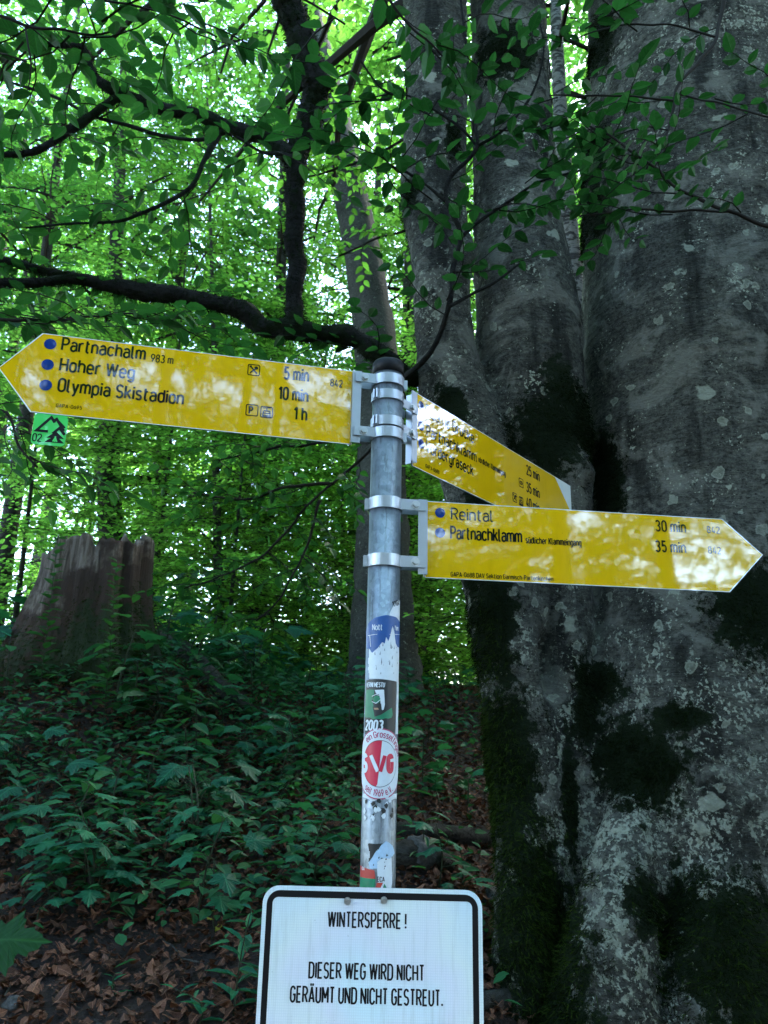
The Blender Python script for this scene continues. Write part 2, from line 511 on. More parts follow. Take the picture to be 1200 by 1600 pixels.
M['ink_gloss'] = enamel('laminated_ink', (0.006, 0.006, 0.007))
M['sign_edge'] = simple_mat('sign_edge', (0.05, 0.05, 0.045), 0.5, 0.3)
M['red_ink'] = simple_mat('red_ink', (0.62, 0.020, 0.060), 0.35, var=0.1)
M['rose_ink'] = simple_mat('rose_ink', (0.42, 0.04, 0.12), 0.4, var=0.1)
M['white_paper'] = simple_mat('white_sticker', (0.68, 0.72, 0.75), 0.45, var=0.12, scale=90)
M['blue_paper'] = simple_mat('blue_sticker', (0.008, 0.075, 0.27), 0.4, var=0.25, scale=50)
M['pale_blue'] = simple_mat('pale_blue_paper', (0.42, 0.58, 0.74), 0.5, var=0.25, scale=120)
M['green_paper'] = simple_mat('green_sticker', (0.012, 0.20, 0.095), 0.4, var=0.4, scale=70)
M['black_paper'] = simple_mat('black_sticker', (0.014, 0.017, 0.018), 0.4, var=0.4, scale=80)
M['orange_paper'] = simple_mat('orange_red_sticker', (0.50, 0.06, 0.045), 0.4, var=0.2)
M['skin_paper'] = simple_mat('tan_print', (0.45, 0.27, 0.15), 0.5, var=0.2)

def retro():
    m, nt, out = new_mat('retroreflective_white')
    t = NT(nt)
    v = t.obj()
    # honeycomb seal pattern of the reflective sheet
    vo = t.n('TexVoronoi', {'Vector': t.obj((1, 0.001, 0.9)), 'Scale': 230.0, 'Randomness': 0.12}, feature='DISTANCE_TO_EDGE').outputs['Distance']
    cell = t.ramp(vo, [(0.05, 0.0), (0.14, 1.0)])
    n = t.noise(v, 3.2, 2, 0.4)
    sheen_tint = t.ramp(n, [(0.30, (0.62, 0.78, 0.88)), (0.46, (0.78, 0.84, 0.80)), (0.54, (0.77, 0.78, 0.84)), (0.66, (0.70, 0.85, 0.88))])  # iridescent sheen of the foil, put into its base colour
    c = t.mix(cell, t.mix(0.70, (0.5, 0.56, 0.6), sheen_tint), sheen_tint)
    sp = t.noise(v, 160, 4, 0.6)
    c = t.mix(t.ramp(sp, [(0.70, 0.0), (0.75, 0.5)]), c, (0.3, 0.3, 0.28))
    drip = t.noise(t.obj((30, 1, 2.2)), 2.4, 6, 0.7)
    c = t.mix(t.ramp(drip, [(0.50, 0.0), (0.78, 0.38)]), c, (0.36, 0.39, 0.33))
    principled(t, out, Base_Color=c, Roughness=0.22, IOR=1.5, Normal=t.bump(cell, 0.08, 0.0005))
    return m
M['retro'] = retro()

# ------------------------------------------------------------------ stroke lettering (DIN-like)
def arc(cx, cy, rx, ry, a0, a1, n=9):
    return [(cx + rx * math.cos(R(a)), cy + ry * math.sin(R(a))) for a in np.linspace(a0, a1, n)]
def stad(w, h, y0=0.0, x0=0.0):
    r = w / 2
    return arc(x0 + r, y0 + h - r, r, r, 0, 180) + arc(x0 + r, y0 + r, r, r, 180, 360) + [(x0 + w, y0 + h - r)]
def sshape(w, h):
    r, q = w / 2, h / 4
    return arc(r, h - q, r, q, 25, 270, 12) + arc(r, q, r, q, 90, -155, 12)
XH, LW, CW = 0.72, 0.46, 0.52
_r2 = LW / 2
GL = {}
def gl(ch, w, *st): GL[ch] = (w, st)
bowl = stad(LW, XH)
gl('a', LW, arc(_r2, XH - _r2, _r2 - .01, _r2, 155, 0) + [(LW, 0)], [(LW, .42), (.18, .42)] + arc(.2, .21, .2, .21, 90, 270) + [(.26, 0), (LW, .12)])
gl('b', LW, [(0, 0), (0, 1)], bowl)
gl('c', LW, arc(_r2, XH - _r2, _r2, _r2, 20, 180) + arc(_r2, _r2, _r2, _r2, 180, 340))
gl('d', LW, [(LW, 0), (LW, 1)], bowl)
gl('e', LW, [(0, .36), (LW, .36)] + arc(_r2, XH - _r2, _r2, _r2, 0, 180) + arc(_r2, _r2, _r2, _r2, 180, 325))
gl('f', .32, [(.1, 0), (.1, .8)] + arc(.26, .84, .16, .16, 180, 90) + [(.32, 1)], [(0, XH), (.3, XH)])
gl('g', LW, bowl, [(LW, XH), (LW, -.05)] + arc(_r2, -.05, _r2, .22, 0, -150))
gl('h', LW, [(0, 0), (0, 1)], arc(_r2, XH - _r2, _r2, _r2, 180, 0) + [(LW, 0)])
gl('i', .02, [(.01, 0), (.01, XH)], [(.01, .86), (.01, 1.0)])
gl('j', .06, [(.06, XH), (.06, -.2)], [(.06, .86), (.06, 1)])
gl('k', .44, [(0, 0), (0, 1)], [(.42, XH), (0, .27)], [(.16, .42), (.46, 0)])
gl('l', .16, [(0, 1), (0, .14)] + arc(.14, .14, .14, .14, 180, 270) + [(.17, 0)])
gl('m', .74, [(0, 0), (0, XH)], arc(.185, XH - .2, .185, .2, 180, 0) + [(.37, 0)], arc(.555, XH - .2, .185, .2, 180, 0) + [(.74, 0)])
gl('n', LW, [(0, 0), (0, XH)], arc(_r2, XH - _r2, _r2, _r2, 180, 0) + [(LW, 0)])
gl('o', LW, bowl)
gl('p', LW, [(0, -.28), (0, XH)], bowl)
gl('r', .3, [(0, 0), (0, XH)], arc(_r2, XH - _r2, _r2, _r2, 180, 65))
gl('s', .40, [(x, y) for x, y in sshape(.40, XH)])
gl('t', .32, [(.1, .95), (.1, .14)] + arc(.24, .14, .14, .14, 180, 270) + [(.3, 0)], [(0, XH), (.3, XH)])
gl('u', LW, [(0, XH)] + arc(_r2, _r2, _r2, _r2, 180, 360) + [(LW, XH)], [(LW, 0), (LW, XH)])
gl('v', .44, [(0, XH), (.22, 0), (.44, XH)])
gl('w', .7, [(0, XH), (.18, 0), (.35, XH), (.52, 0), (.7, XH)])
gl('y', .44, [(0, XH), (.22, .02)], [(.44, XH), (.2, -.1), (.16, -.2), (.04, -.28)])
GL['ü'] = (LW, GL['u'][1] + ([(.12, .86), (.12, 1)], [(.34, .86), (.34, 1)]))
GL['ö'] = (LW, GL['o'][1] + ([(.12, .86), (.12, 1)], [(.34, .86), (.34, 1)]))
gl('A', .58, [(0, 0), (.29, 1), (.58, 0)], [(.1, .27), (.48, .27)])
GL['Ä'] = (.58, GL['A'][1] + ([(.16, 1.08), (.16, 1.24)], [(.42, 1.08), (.42, 1.24)]))
gl('B', CW, [(0, 0), (0, 1), (.26, 1)] + arc(.26, .76, .24, .24, 90, -90) + [(0, .52)], [(.26, .52)] + arc(.26, .26, .26, .26, 90, -90) + [(0, 0)])
gl('C', CW, arc(.26, .74, .26, .26, 10, 180) + arc(.26, .26, .26, .26, 180, 350))
gl('D', .54, [(0, 0), (0, 1), (.26, 1)] + arc(.26, .72, .28, .28, 90, 0) + arc(.26, .28, .28, .28, 0, -90) + [(0, 0)])
gl('E', .46, [(.46, 1), (0, 1), (0, 0), (.46, 0)], [(0, .52), (.40, .52)])
gl('F', .44, [(.46, 1), (0, 1), (0, 0)], [(0, .5), (.38, .5)])
gl('G', CW, arc(.26, .74, .26, .26, 15, 180) + arc(.26, .26, .26, .26, 180, 360) + [(.52, .48), (.28, .48)])
gl('H', .54, [(0, 0), (0, 1)], [(.54, 0), (.54, 1)], [(0, .5), (.54, .5)])
gl('I', .02, [(.01, 0), (.01, 1)])
gl('J', .4, [(.4, 1), (.4, .2)] + arc(.2, .2, .2, .2, 0, -160))
gl('K', .54, [(0, 0), (0, 1)], [(.52, 1), (0, .36)], [(.18, .56), (.55, 0)])
gl('L', .44, [(0, 1), (0, 0), (.44, 0)])
gl('M', .66, [(0, 0), (0, 1), (.33, .3), (.66, 1), (.66, 0)])
gl('N', .54, [(0, 0), (0, 1), (.54, 0), (.54, 1)])
gl('O', CW, stad(CW, 1.0))
gl('P', CW, [(0, 0), (0, 1), (.25, 1)] + arc(.25, .73, .27, .27, 90, -90) + [(0, .46)])
gl('R', CW, [(0, 0), (0, 1), (.25, 1)] + arc(.25, .74, .27, .26, 90, -90) + [(0, .48)], [(.26, .48), (.53, 0)])
gl('S', .5, sshape(.5, 1.0))
gl('T', .5, [(0, 1), (.5, 1)], [(.25, 1), (.25, 0)])
gl('U', CW, [(0, 1)] + arc(.26, .26, .26, .26, 180, 360) + [(.52, 1)])
gl('V', .56, [(0, 1), (.28, 0), (.56, 1)])
gl('W', .84, [(0, 1), (.2, 0), (.42, 1), (.64, 0), (.84, 1)])
gl('0', .5, stad(.5, 1.0))
gl('1', .3, [(.02, .76), (.26, 1), (.26, 0)])
gl('2', .5, arc(.25, .74, .25, .26, 165, -35) + [(0, 0), (.5, 0)])
gl('3', .5, arc(.24, .755, .23, .245, 150, -90) , arc(.24, .265, .26, .265, 90, -155))
gl('4', .52, [(.3, 1), (0, .24), (.52, .24)], [(.38, .5), (.38, 0)])
gl('5', .5, [(.46, 1), (.07, 1), (.04, .52)] + arc(.24, .32, .26, .32, 125, -150))
gl('6', .5, stad(.5, .6), [(.36, 1), (.02, .4)])
gl('7', .48, [(0, 1), (.48, 1), (.16, 0)])
gl('8', .5, arc(.25, .76, .22, .24, 0, 360, 16), arc(.25, .27, .25, .27, 0, 360, 16))
gl('9', .5, [(x, 1 - y) for x, y in stad(.5, .6)], [(.14, 0), (.48, .6)])
gl('!', .04, [(.02, .28), (.02, 1)], [(.02, 0), (.02, .14)])
gl('.', .06, [(.03, 0), (.03, .13)])
gl('-', .26, [(0, .42), (.26, .42)])
CLOSED = {id(bowl)}

def strip(poly, hw, closed=None):
    p = np.asarray(poly, float)
    keep = [0] + [i for i in range(1, len(p)) if np.linalg.norm(p[i] - p[i - 1]) > 1e-5]
    p = p[keep]
    if closed is None:
        closed = len(p) > 6 and np.linalg.norm(p[0] - p[-1]) < 1e-4
    if closed and np.linalg.norm(p[0] - p[-1]) < 1e-4:
        p = p[:-1]
    n = len(p)
    L, Rr = [], []
    for i in range(n):
        a = p[i - 1] if (i > 0 or closed) else None
        b = p[(i + 1) % n] if (i < n - 1 or closed) else None
        d1 = (p[i] - a) / np.linalg.norm(p[i] - a) if a is not None else None
        d2 = (b - p[i]) / np.linalg.norm(b - p[i]) if b is not None else None
        if d1 is None: d1 = d2
        if d2 is None: d2 = d1
        t = d1 + d2
        ln = np.linalg.norm(t)
        if ln < 1e-6: nn = np.array([-d1[1], d1[0]])
        else:
            t /= ln
            nn = np.array([-t[1], t[0]])
            nn /= max(0.45, nn @ np.array([-d1[1], d1[0]]))
        L.append(p[i] + nn * hw)
        Rr.append(p[i] - nn * hw)
    V = np.array(L + Rr)
    k = np.arange(n if closed else n - 1)
    k2 = (k + 1) % n
    return V, np.column_stack([n + k, n + k2, k2, k])

def pieces(q, hw, closed):
    """cut a stroke at its sharp corners so that every limb keeps its full width"""
    if closed: return [strip(q, hw, True)]
    q = [np.asarray(p) for p in q]
    keep = [q[0]]
    for p in q[1:]:
        if np.linalg.norm(p - keep[-1]) > 1e-6: keep.append(p)
    q = keep
    runs, cur = [], [q[0]]
    for i in range(1, len(q)):
        cur.append(q[i])
        if i < len(q) - 1:
            a, b = q[i] - q[i - 1], q[i + 1] - q[i]
            c = (a @ b) / (np.linalg.norm(a) * np.linalg.norm(b))
            if c < .55:
                e = .9 * hw if c > -.3 else .25 * hw
                cur[-1] = q[i] + a / np.linalg.norm(a) * e
                runs.append(cur)
                cur = [q[i] - b / np.linalg.norm(b) * e]
    runs.append(cur)
    return [strip(r, hw, False) for r in runs]

def finer(V, F, step=.0022):
    """cut the quads of a strip small enough to follow a round post"""
    Vo, Fo, n = [], [], 0
    for f in F:
        a, b, c, d = (V[k] for k in f)
        nu = max(1, int(math.ceil(max(np.linalg.norm(b - a), np.linalg.norm(c - d)) / step)))
        nv = max(1, int(math.ceil(max(np.linalg.norm(d - a), np.linalg.norm(c - b)) / step)))
        u = np.linspace(0, 1, nu + 1)[None, :, None]; v = np.linspace(0, 1, nv + 1)[:, None, None]
        g_ = ((1 - u) * (1 - v) * a + u * (1 - v) * b + u * v * c + (1 - u) * v * d).reshape(-1, 2)
        i, j = np.meshgrid(np.arange(nu), np.arange(nv))
        k = (j * (nu + 1) + i).ravel() + n
        Vo.append(g_); Fo.append(np.column_stack([k, k + 1, k + nu + 2, k + nu + 1])); n += len(g_)
    return np.concatenate(Vo), np.concatenate(Fo)

def text2d(s, h, xs=0.8, wt=0.15, track=0.20, x0=0.0, y0=0.0, slant=0.0):
    """list of (V2, F) strips; returns also the advance width"""
    out, x = [], 0.0
    for ch in s:
        if ch == ' ':
            x += 0.34 * xs * h
            continue
        w_, st = GL[ch]
        for pl in st:
            q = np.array([(x0 + x + px * xs * h + slant * py * h, y0 + py * h) for px, py in pl])
            cl = len(pl) > 12 and abs(pl[0][0] - pl[-1][0]) + abs(pl[0][1] - pl[-1][1]) < 1e-3
            out += pieces(q, wt * h / 2, cl)
        x += (w_ * xs + track) * h
    return out, x - track * h

def ink_strips(g, strips, y, mi=0, f=None):
    """lay strips on the plane y (towards -y), each a hair in front of the one before it"""
    for i, (V, F) in enumerate(strips):
        yy = y - (i % 5) * 2e-5
        if f is None: W = np.column_stack([V[:, 0], np.full(len(V), yy), V[:, 1]])
        else:
            V, F = finer(V, F)
            W = f(V, (i % 5) * 2e-5)
        g.add(W, F, mi)

def circle(cx, cz, rx, rz=None, n=28):
    rz = rx if rz is None else rz
    return [(cx + rx * math.cos(a), cz + rz * math.sin(a)) for a in np.arange(n) * 2 * PI / n]

def flat(g, poly, y, mi=0):
    p = np.asarray(poly, float)
    c = p.mean(0)
    V = np.column_stack([p[:, 0], np.full(len(p), y), p[:, 1]])
    V = np.concatenate([V, [[c[0], y, c[1]]]])
    k = np.arange(len(p))
    g.add(V, np.column_stack([k, (k + 1) % len(p), np.full(len(p), len(p))]), mi)

#@@SIGNS
# ------------------------------------------------------------------ the signpost and its signs
PX, PY_, PR = 0.003, 1.786, 0.038
def zpole(py, px=600):
    d = ray(px, py)
    return float(CAM[2] + d[2] * ((PY_ - PR) / d[1]))

post = empty('sign_post', (PX, PY_, 0.25))
tag(post, 'round galvanised steel post covered in torn stickers, carrying the yellow signs', 'sign post')
OZ = 0.25
ztop = zpole(577)
g = Geo()
lathe(g, [(0.0, -0.25), (PR, -0.25), (PR, ztop - OZ + 0.005), (0.0, ztop - OZ + 0.005)], 48)
g.build('pole', M['steel'], post, True)
g = Geo()
zc1 = zpole(558) - OZ + 0.004
zc0 = ztop - OZ
lathe(g, [(PR + 0.0004, zc0), (PR + 0.0022, zc0 + 0.0005), (PR + 0.0022, zc1 - 0.008), (PR - 0.002, zc1 - 0.0015), (PR - 0.01, zc1), (0.0, zc1 + 0.001)], 48)
g.build('cap', M['rubber'], post, True)

def wrapf(rad):
    """2-D (s, z) to the skin of the pole, s = 0 facing the path"""
    def f(V, e=0.0):
        V = np.asarray(V, float)
        a = V[:, 0] / PR
        r = rad + e
        return np.column_stack([r * np.sin(a), -r * np.cos(a), V[:, 1] - OZ])
    return f

def wrap_poly(g, poly, rad, mi=0):
    """a polygon cut into narrow vertical strips so that it hugs the pole (scanline fill)"""
    p = np.asarray(poly, float)
    x0, x1 = p[:, 0].min(), p[:, 0].max()
    n = max(6, int((x1 - x0) / 0.0025))
    xs = np.linspace(x0, x1, n + 1)
    f = wrapf(rad)
    def spans(x):
        ys = []
        for i in range(len(p)):
            a, b = p[i], p[(i + 1) % len(p)]
            if (a[0] <= x < b[0]) or (b[0] <= x < a[0]):
                ys.append(a[1] + (b[1] - a[1]) * (x - a[0]) / (b[0] - a[0]))
        return sorted(ys)
    for k in range(n):
        e = (xs[k + 1] - xs[k]) * 0.01
        A, B = spans(xs[k] + e), spans(xs[k + 1] - e)
        if len(A) != len(B):
            C_ = spans((xs[k] + xs[k + 1]) / 2)
            A = B = C_
        for j in range(0, len(A) - 1, 2):
            q = np.array([(xs[k], A[j]), (xs[k + 1], B[j]), (xs[k + 1], B[j + 1]), (xs[k], A[j + 1])])
            g.add(f(q), [[0, 1, 2, 3]], mi)

def spix(px, py):
    """photo position on the pole -> (s, z)"""
    z = zpole(py, px)
    axis = np.array([PX, PY_, z])
    q = axis - CAM
    cx = 600 + FPX * (q @ RT) / (q @ FWD)
    rp = FPX * PR / (q @ FWD)
    t = max(-0.985, min(0.985, (px - cx) / rp))
    return (PR * math.asin(t), z)
def sp(*pts): return [spix(*q) for q in pts]

def ragged(poly, amp=0.0012, per=4):
    out = []
    p = np.asarray(poly, float)
    for i in range(len(p)):
        a, b = p[i], p[(i + 1) % len(p)]
        for k in range(per):
            t = k / per
            out.append(a + (b - a) * t + rng.normal(0, amp, 2) * (k > 0))
    return out

r_ = PR + 0.0006
def arc_text(g, s, cx, cz, rad, a_mid, h, inward=False, wt=.16, xs=.75, track=.2, R0=0.039, mi=0):
    """letters set round a circle lying on the pole"""
    f = wrapf(R0)
    st, wd = text2d(s, h, xs, wt, track)
    for i, (V, F) in enumerate(st):
        V, F = finer(V, F)
        u = V[:, 0] - wd / 2
        if not inward:
            a = R(a_mid) - u / rad
            rr = rad + V[:, 1]
        else:
            a = R(a_mid) + u / rad
            rr = rad - V[:, 1]
        q = np.column_stack([cx + rr * np.cos(a), cz + rr * np.sin(a)])
        g.add(f(q, (i % 5) * 2e-5), F, mi)

# pale round sticker, mostly covered
g = Geo()
c_ = spix(624, 978)
wrap_poly(g, ragged([(c_[0] + .042 * math.cos(a), c_[1] + .064 * math.sin(a)) for a in np.linspace(R(75), R(175), 14)] + sp((596, 990), (626, 990)), .0005, 2), r_, 0)
arc_text(g, 'TTGAT', c_[0], c_[1], 0.052, 107, 0.011, R0=r_ + .0003, mi=1, track=.1)
o = g.build('sticker', [M['white_paper'], M['ink']], post)
o['label'] = 'pale round sticker with dark lettering along its rim'
# torn white paper
g = Geo()
wrap_poly(g, ragged(sp((577, 1060), (576, 1030), (579, 1005), (590, 990), (615, 985), (626, 1000), (625, 1030), (622, 1064)), .001), r_ + .0003, 0)
for k in range(26):
    s0 = spix(rng.uniform(580, 621), rng.uniform(1008, 1056))
    wrap_poly(g, ragged([(s0[0], s0[1]), (s0[0] + rng.uniform(.001, .003), s0[1]), (s0[0] + .0015, s0[1] + rng.uniform(.003, .014))], .0004, 2), r_ + .0006, 1)
o = g.build('sticker', [M['white_paper'], M['steel']], post)
o['label'] = 'torn white paper sticker scratched down to the metal'
# blue arched sticker
g = Geo()
bl = sp((574, 1013), (573, 985), (576, 973), (586, 965), (603, 961), (618, 963), (627, 970), (627, 1009), (620, 1010), (617, 1004), (615, 985), (612, 976), (610, 990), (606, 1002), (603, 994), (601, 1006), (597, 1003), (591, 1012), (582, 1020), (578, 1012))
wrap_poly(g, bl, r_ + .0009, 0)
t1 = spix(583, 984)
st, _w = text2d('Nott', .0125, .8, .13, .16, t1[0], t1[1])
ink_strips(g, st, 0, 1, wrapf(r_ + .0013))
t1 = spix(616, 984)
st, _w = text2d('hin', .0115, .8, .13, .16, t1[0], t1[1])
ink_strips(g, st, 0, 1, wrapf(r_ + .0013))
ink_strips(g, [strip(sp((576, 992), (590, 991)), .0005, False), strip(sp((608, 991), (626, 989)), .0005, False), strip(sp((579, 992), (580, 1010)), .0009, False)], 0, 1, wrapf(r_ + .0012))
o = g.build('sticker', [M['blue_paper'], M['white_paper']], post)
o['label'] = 'blue arched sticker with white lettering and a torn lower edge'
# dark green picture sticker
g = Geo()
wrap_poly(g, sp((570, 1147), (571, 1100), (573, 1062), (595, 1061), (618, 1064), (616, 1147)), r_ + .0004, 0)
wrap_poly(g, sp((617, 1147), (619, 1064), (623, 1064), (622, 1147)), r_ + .0004, 2)
wrap_poly(g, ragged(sp((571, 1120), (573, 1077), (586, 1078), (582, 1095), (585, 1110), (596, 1116), (612, 1105), (612, 1121), (590, 1123)), .001), r_ + .0008, 1)
wrap_poly(g, ragged(sp((586, 1078), (601, 1078), (600, 1108), (596, 1110), (594, 1086), (588, 1084)), .0006), r_ + .0011, 2)
wrap_poly(g, [(spix(589, 1093)[0] + .0085 * math.cos(a), spix(589, 1093)[1] + .0085 * math.sin(a)) for a in np.linspace(0, 2 * PI, 20)[:-1]], r_ + .0013, 1)
st = [strip([spix(582, 1096), spix(588, 1099), spix(596, 1092)], .0007, False), strip([spix(582, 1088), spix(588, 1085), spix(594, 1087)], .0006, False)]
ink_strips(g, st, 0, 2, wrapf(r_ + .0017))
wrap_poly(g, sp((583, 1104), (592, 1102), (597, 1098), (597, 1116), (586, 1120)), r_ + .0015, 0)
wrap_poly(g, sp((585, 1106), (592, 1106), (592, 1109), (585, 1109)), r_ + .0018, 3)
t1 = spix(574, 1073)
st, wd = text2d('VERNI MESTU', .0095, .62, .17, .17, t1[0], t1[1], .1)
ink_strips(g, st, 0, 2, wrapf(r_ + .0012))
t1 = spix(571, 1140)
st, wd = text2d('2003', .0195, .72, .2, .22, t1[0] + .004, t1[1], .12)
ink_strips(g, st, 0, 2, wrapf(r_ + .0012))
o = g.build('sticker', [M['black_paper'], M['green_paper'], M['white_paper'], M['skin_paper']], post)
o['label'] = 'dark green picture sticker reading 2003'
# white round club sticker
g = Geo()
cz = spix(594, 1193)
sx, sz_ = 0.056, 0.0735
def ell(k, a0=0, a1=360, n=40):
    return [(cz[0] + sx * k * math.cos(R(a)), cz[1] + sz_ * k * math.sin(R(a))) for a in np.linspace(a0, a1, n, endpoint=(a1 - a0 < 360))]
cz = (-0.001, cz[1])
sx = 0.062
wrap_poly(g, ell(1.0), r_ + .0012, 1)
wrap_poly(g, ell(.965), r_ + .0015, 0)
wrap_poly(g, ell(.66), r_ + .0018, 3)
wrap_poly(g, ell(.645), r_ + .0020, 0)
wrap_poly(g, ell(.645, 84, 264, 24), r_ + .0023, 2)
f = wrapf(r_ + .0027)
h_ = .033
st, wd = text2d('S', h_, .55, .25, .1, cz[0] - .0390, cz[1] - .0165)
ink_strips(g, st, 0, 0, f)
ink_strips(g, [strip([(cz[0] - .0190, cz[1] + .0165), (cz[0] - .0035, cz[1] - .0165)], .0038, False)], 0, 0, f)
ink_strips(g, [strip([(cz[0] + .0015, cz[1] - .0165), (cz[0] + .0105, cz[1] + .0165)], .0038, False)], 0, 2, wrapf(r_ + .0030))
st, wd = text2d('G', h_, .52, .26, .1, cz[0] + .0180, cz[1] - .0165)
ink_strips(g, st, 0, 2, f)
def ell_text(s, a_mid, k0, h, inward):
    st, wd = text2d(s, h, .78, .15, .2)
    for i, (V, F) in enumerate(st):
        V, F = finer(V, F)
        u = V[:, 0] - wd / 2
        kk = k0 * .0675
        a = R(a_mid) + (u / kk if inward else -u / kk)
        v = -V[:, 1] if inward else V[:, 1]
        q = np.column_stack([cz[0] + (sx * k0 + v) * np.cos(a), cz[1] + (sz_ * k0 + v) * np.sin(a)])
        g.add(wrapf(r_ + .0019)(q, (i % 5) * 2e-5), F, 1)
ell_text('ein Grosselfingen', 72, .74, .0125, False)
ell_text('seit 1969 e.V.', 268, .90, .0125, True)
o = g.build('sticker', [M['white_paper'], M['rose_ink'], M['red_ink'], M['ink']], post)
o['label'] = 'round white club sticker with red half disc'
# black and white scraps
g = Geo()
for k in range(22):
    s0 = spix(rng.uniform(570, 618), rng.uniform(1246, 1278))
    n_ = 6
    po = [(s0[0] + rng.uniform(.002, .0065) * math.cos(a), s0[1] + rng.uniform(.003, .009) * math.sin(a)) for a in np.linspace(0, 2 * PI, n_, endpoint=False)]
    wrap_poly(g, ragged(po, .0006, 3), r_ + .0003 + .0003 * (k % 5), k % 2)
wrap_poly(g, ragged(sp((567, 1246), (569, 1241), (620, 1241), (619, 1250), (600, 1248), (585, 1252)), .001), r_ + .0002, 0)
o = g.build('sticker', [M['white_paper'], M['black_paper']], post)
o['label'] = 'black and white sticker torn to shreds'
# bottom torn stickers
g = Geo()
wrap_poly(g, ragged(sp((577, 1347), (579, 1335), (576, 1325), (576, 1318), (598, 1318), (594, 1330), (585, 1345)), .0007), r_ + .0004, 1)
wrap_poly(g, ragged(sp((591, 1392), (589, 1352), (590, 1340), (605, 1332), (612, 1345), (611, 1392)), .0006), r_ + .0007, 0)
wrap_poly(g, ragged(sp((588, 1330), (602, 1314), (612, 1322), (615, 1335), (608, 1343), (600, 1340), (590, 1346), (589, 1357), (577, 1357), (577, 1348)), .001), r_ + .0011, 2)
for k in range(9):
    s0 = spix(rng.uniform(580, 610), rng.uniform(1335, 1362))
    wrap_poly(g, ragged([(s0[0], s0[1]), (s0[0] + rng.uniform(.002, .006), s0[1] + .001), (s0[0] + .002, s0[1] + rng.uniform(.003, .006))], .0004, 2), r_ + .0016, 1)
t1 = spix(590, 1377)
st, wd = text2d('ECA', .0085, .8, .16, .2, t1[0], t1[1], -.05)
ink_strips(g, st, 0, 1, wrapf(r_ + .0014))
o = g.build('sticker', [M['white_paper'], M['black_paper'], M['pale_blue']], post)
o['label'] = 'crumpled pale blue, white and black torn stickers'
g = Geo()
wrap_poly(g, sp((564, 1373), (564, 1355), (586, 1360), (587, 1373)), r_ + .0009, 0)
wrap_poly(g, sp((563, 1400), (564, 1373), (587, 1373), (586, 1400)), r_ + .0009, 1)
wrap_poly(g, sp((587, 1388), (588, 1379), (598, 1379), (594, 1388)), r_ + .0013, 0)
wrap_poly(g, sp((594, 1400), (600, 1380), (605, 1392), (606, 1400)), r_ + .0013, 1)
t1 = spix(567, 1361)
st, wd = text2d('ICA', .006, .8, .2, .2, t1[0], t1[1])
ink_strips(g, st, 0, 2, wrapf(r_ + .0013))
o = g.build('sticker', [M['orange_paper'], M['green_paper'], M['white_paper']], post)
o['label'] = 'small red and green sticker above the white sign'

class SignFrame:
    """local frame of a sign bolted to the post: x along the sign, z up, -y to the viewer"""
    def __init__(s, az, off=0.0):
        s.az = R(az)
        s.t = np.array([math.cos(s.az), math.sin(s.az), 0])
        s.n = np.array([math.sin(s.az), -math.cos(s.az), 0])      # towards viewer
        s.o = np.array([PX, PY_, 0.0]) + s.n * off
    def uv(s, px, py, y=0.0):
        d = ray(px, py)
        k = ((s.o - s.n * y - CAM) @ s.n) / (d @ s.n)
        q = CAM + d * k - s.o
        return float(q @ s.t), float(q[2])
    def empty(s, name):
        return empty(name, tuple(s.o), s.az)

def hex_bolt(g, x, y, z, r=0.0078):
    a = np.arange(20) * 2 * PI / 20
    extrude(g, [(x + r * 1.35 * math.cos(t), z + r * 1.35 * math.sin(t)) for t in a], y - .0016, y, 0)
    a = np.arange(6) * PI / 3 + .3
    extrude(g, [(x + r * math.cos(t), z + r * math.sin(t)) for t in a], y - .0068, y - .0016, 0)
    extrude(g, [(x + r * .72 * math.cos(t), z + r * .72 * math.sin(t)) for t in np.arange(16) * PI / 8], y - .0074, y - .0068, 0)

def bracket(par, sgn, u0, zb, zt, z1, z2, bh, mat_bolt=True):
    """two bands round the post, their lugs, and the upright bar that holds the sign; sgn = +1 sign to the right"""
    g = Geo()
    for zc in (z1, z2):
        ro, ri = PR + .0034, PR + .0006
        lathe(g, [(ri, zc - bh / 2), (ro, zc - bh / 2), (ro, zc + bh / 2), (ri, zc + bh / 2)], 48)
        xa, xb = sgn * (PR - .012), sgn * (u0 - .002)
        for yy in (-.0215, .0185):
            box(g, min(xa, xb), max(xa, xb), yy, yy + .003, zc - bh / 2 + .0006, zc + bh / 2 - .0006)
        xa, xb = -sgn * (PR + .001), -sgn * (PR + .012)             # short clamping ears on the far side
        for yy in (-.006, .003):
            box(g, min(xa, xb), max(xa, xb), yy, yy + .003, zc - bh / 2 + .0006, zc + bh / 2 - .0006)
    x0, x1 = sorted((sgn * (u0 - .018), sgn * (u0 + .004)))
    box(g, x0, x1, -.0155, -.0125, zb, zt)
    x0, x1 = sorted((sgn * (u0 + .001), sgn * (u0 + .004)))
    box(g, x0, x1, -.0124, .018, zb + .0007, zt - .0007)
    br = g.build('bracket', M['aluminium'], par)
    for zc in (z1, z2):
        g = Geo()
        hex_bolt(g, sgn * (u0 - .026), -.0216, zc)
        g.build('bolt', M['bolt'], br)
    return br

def ring_box(g, x0, x1, z0, z1, y, lw, mi=0):
    o_ = rrect(x0, x1, z0, z1, (x1 - x0) * .14, 3)
    i_ = rrect(x0 + lw, x1 - lw, z0 + lw, z1 - lw, (x1 - x0) * .1, 3)
    ring_poly(g, o_, i_, y, mi)

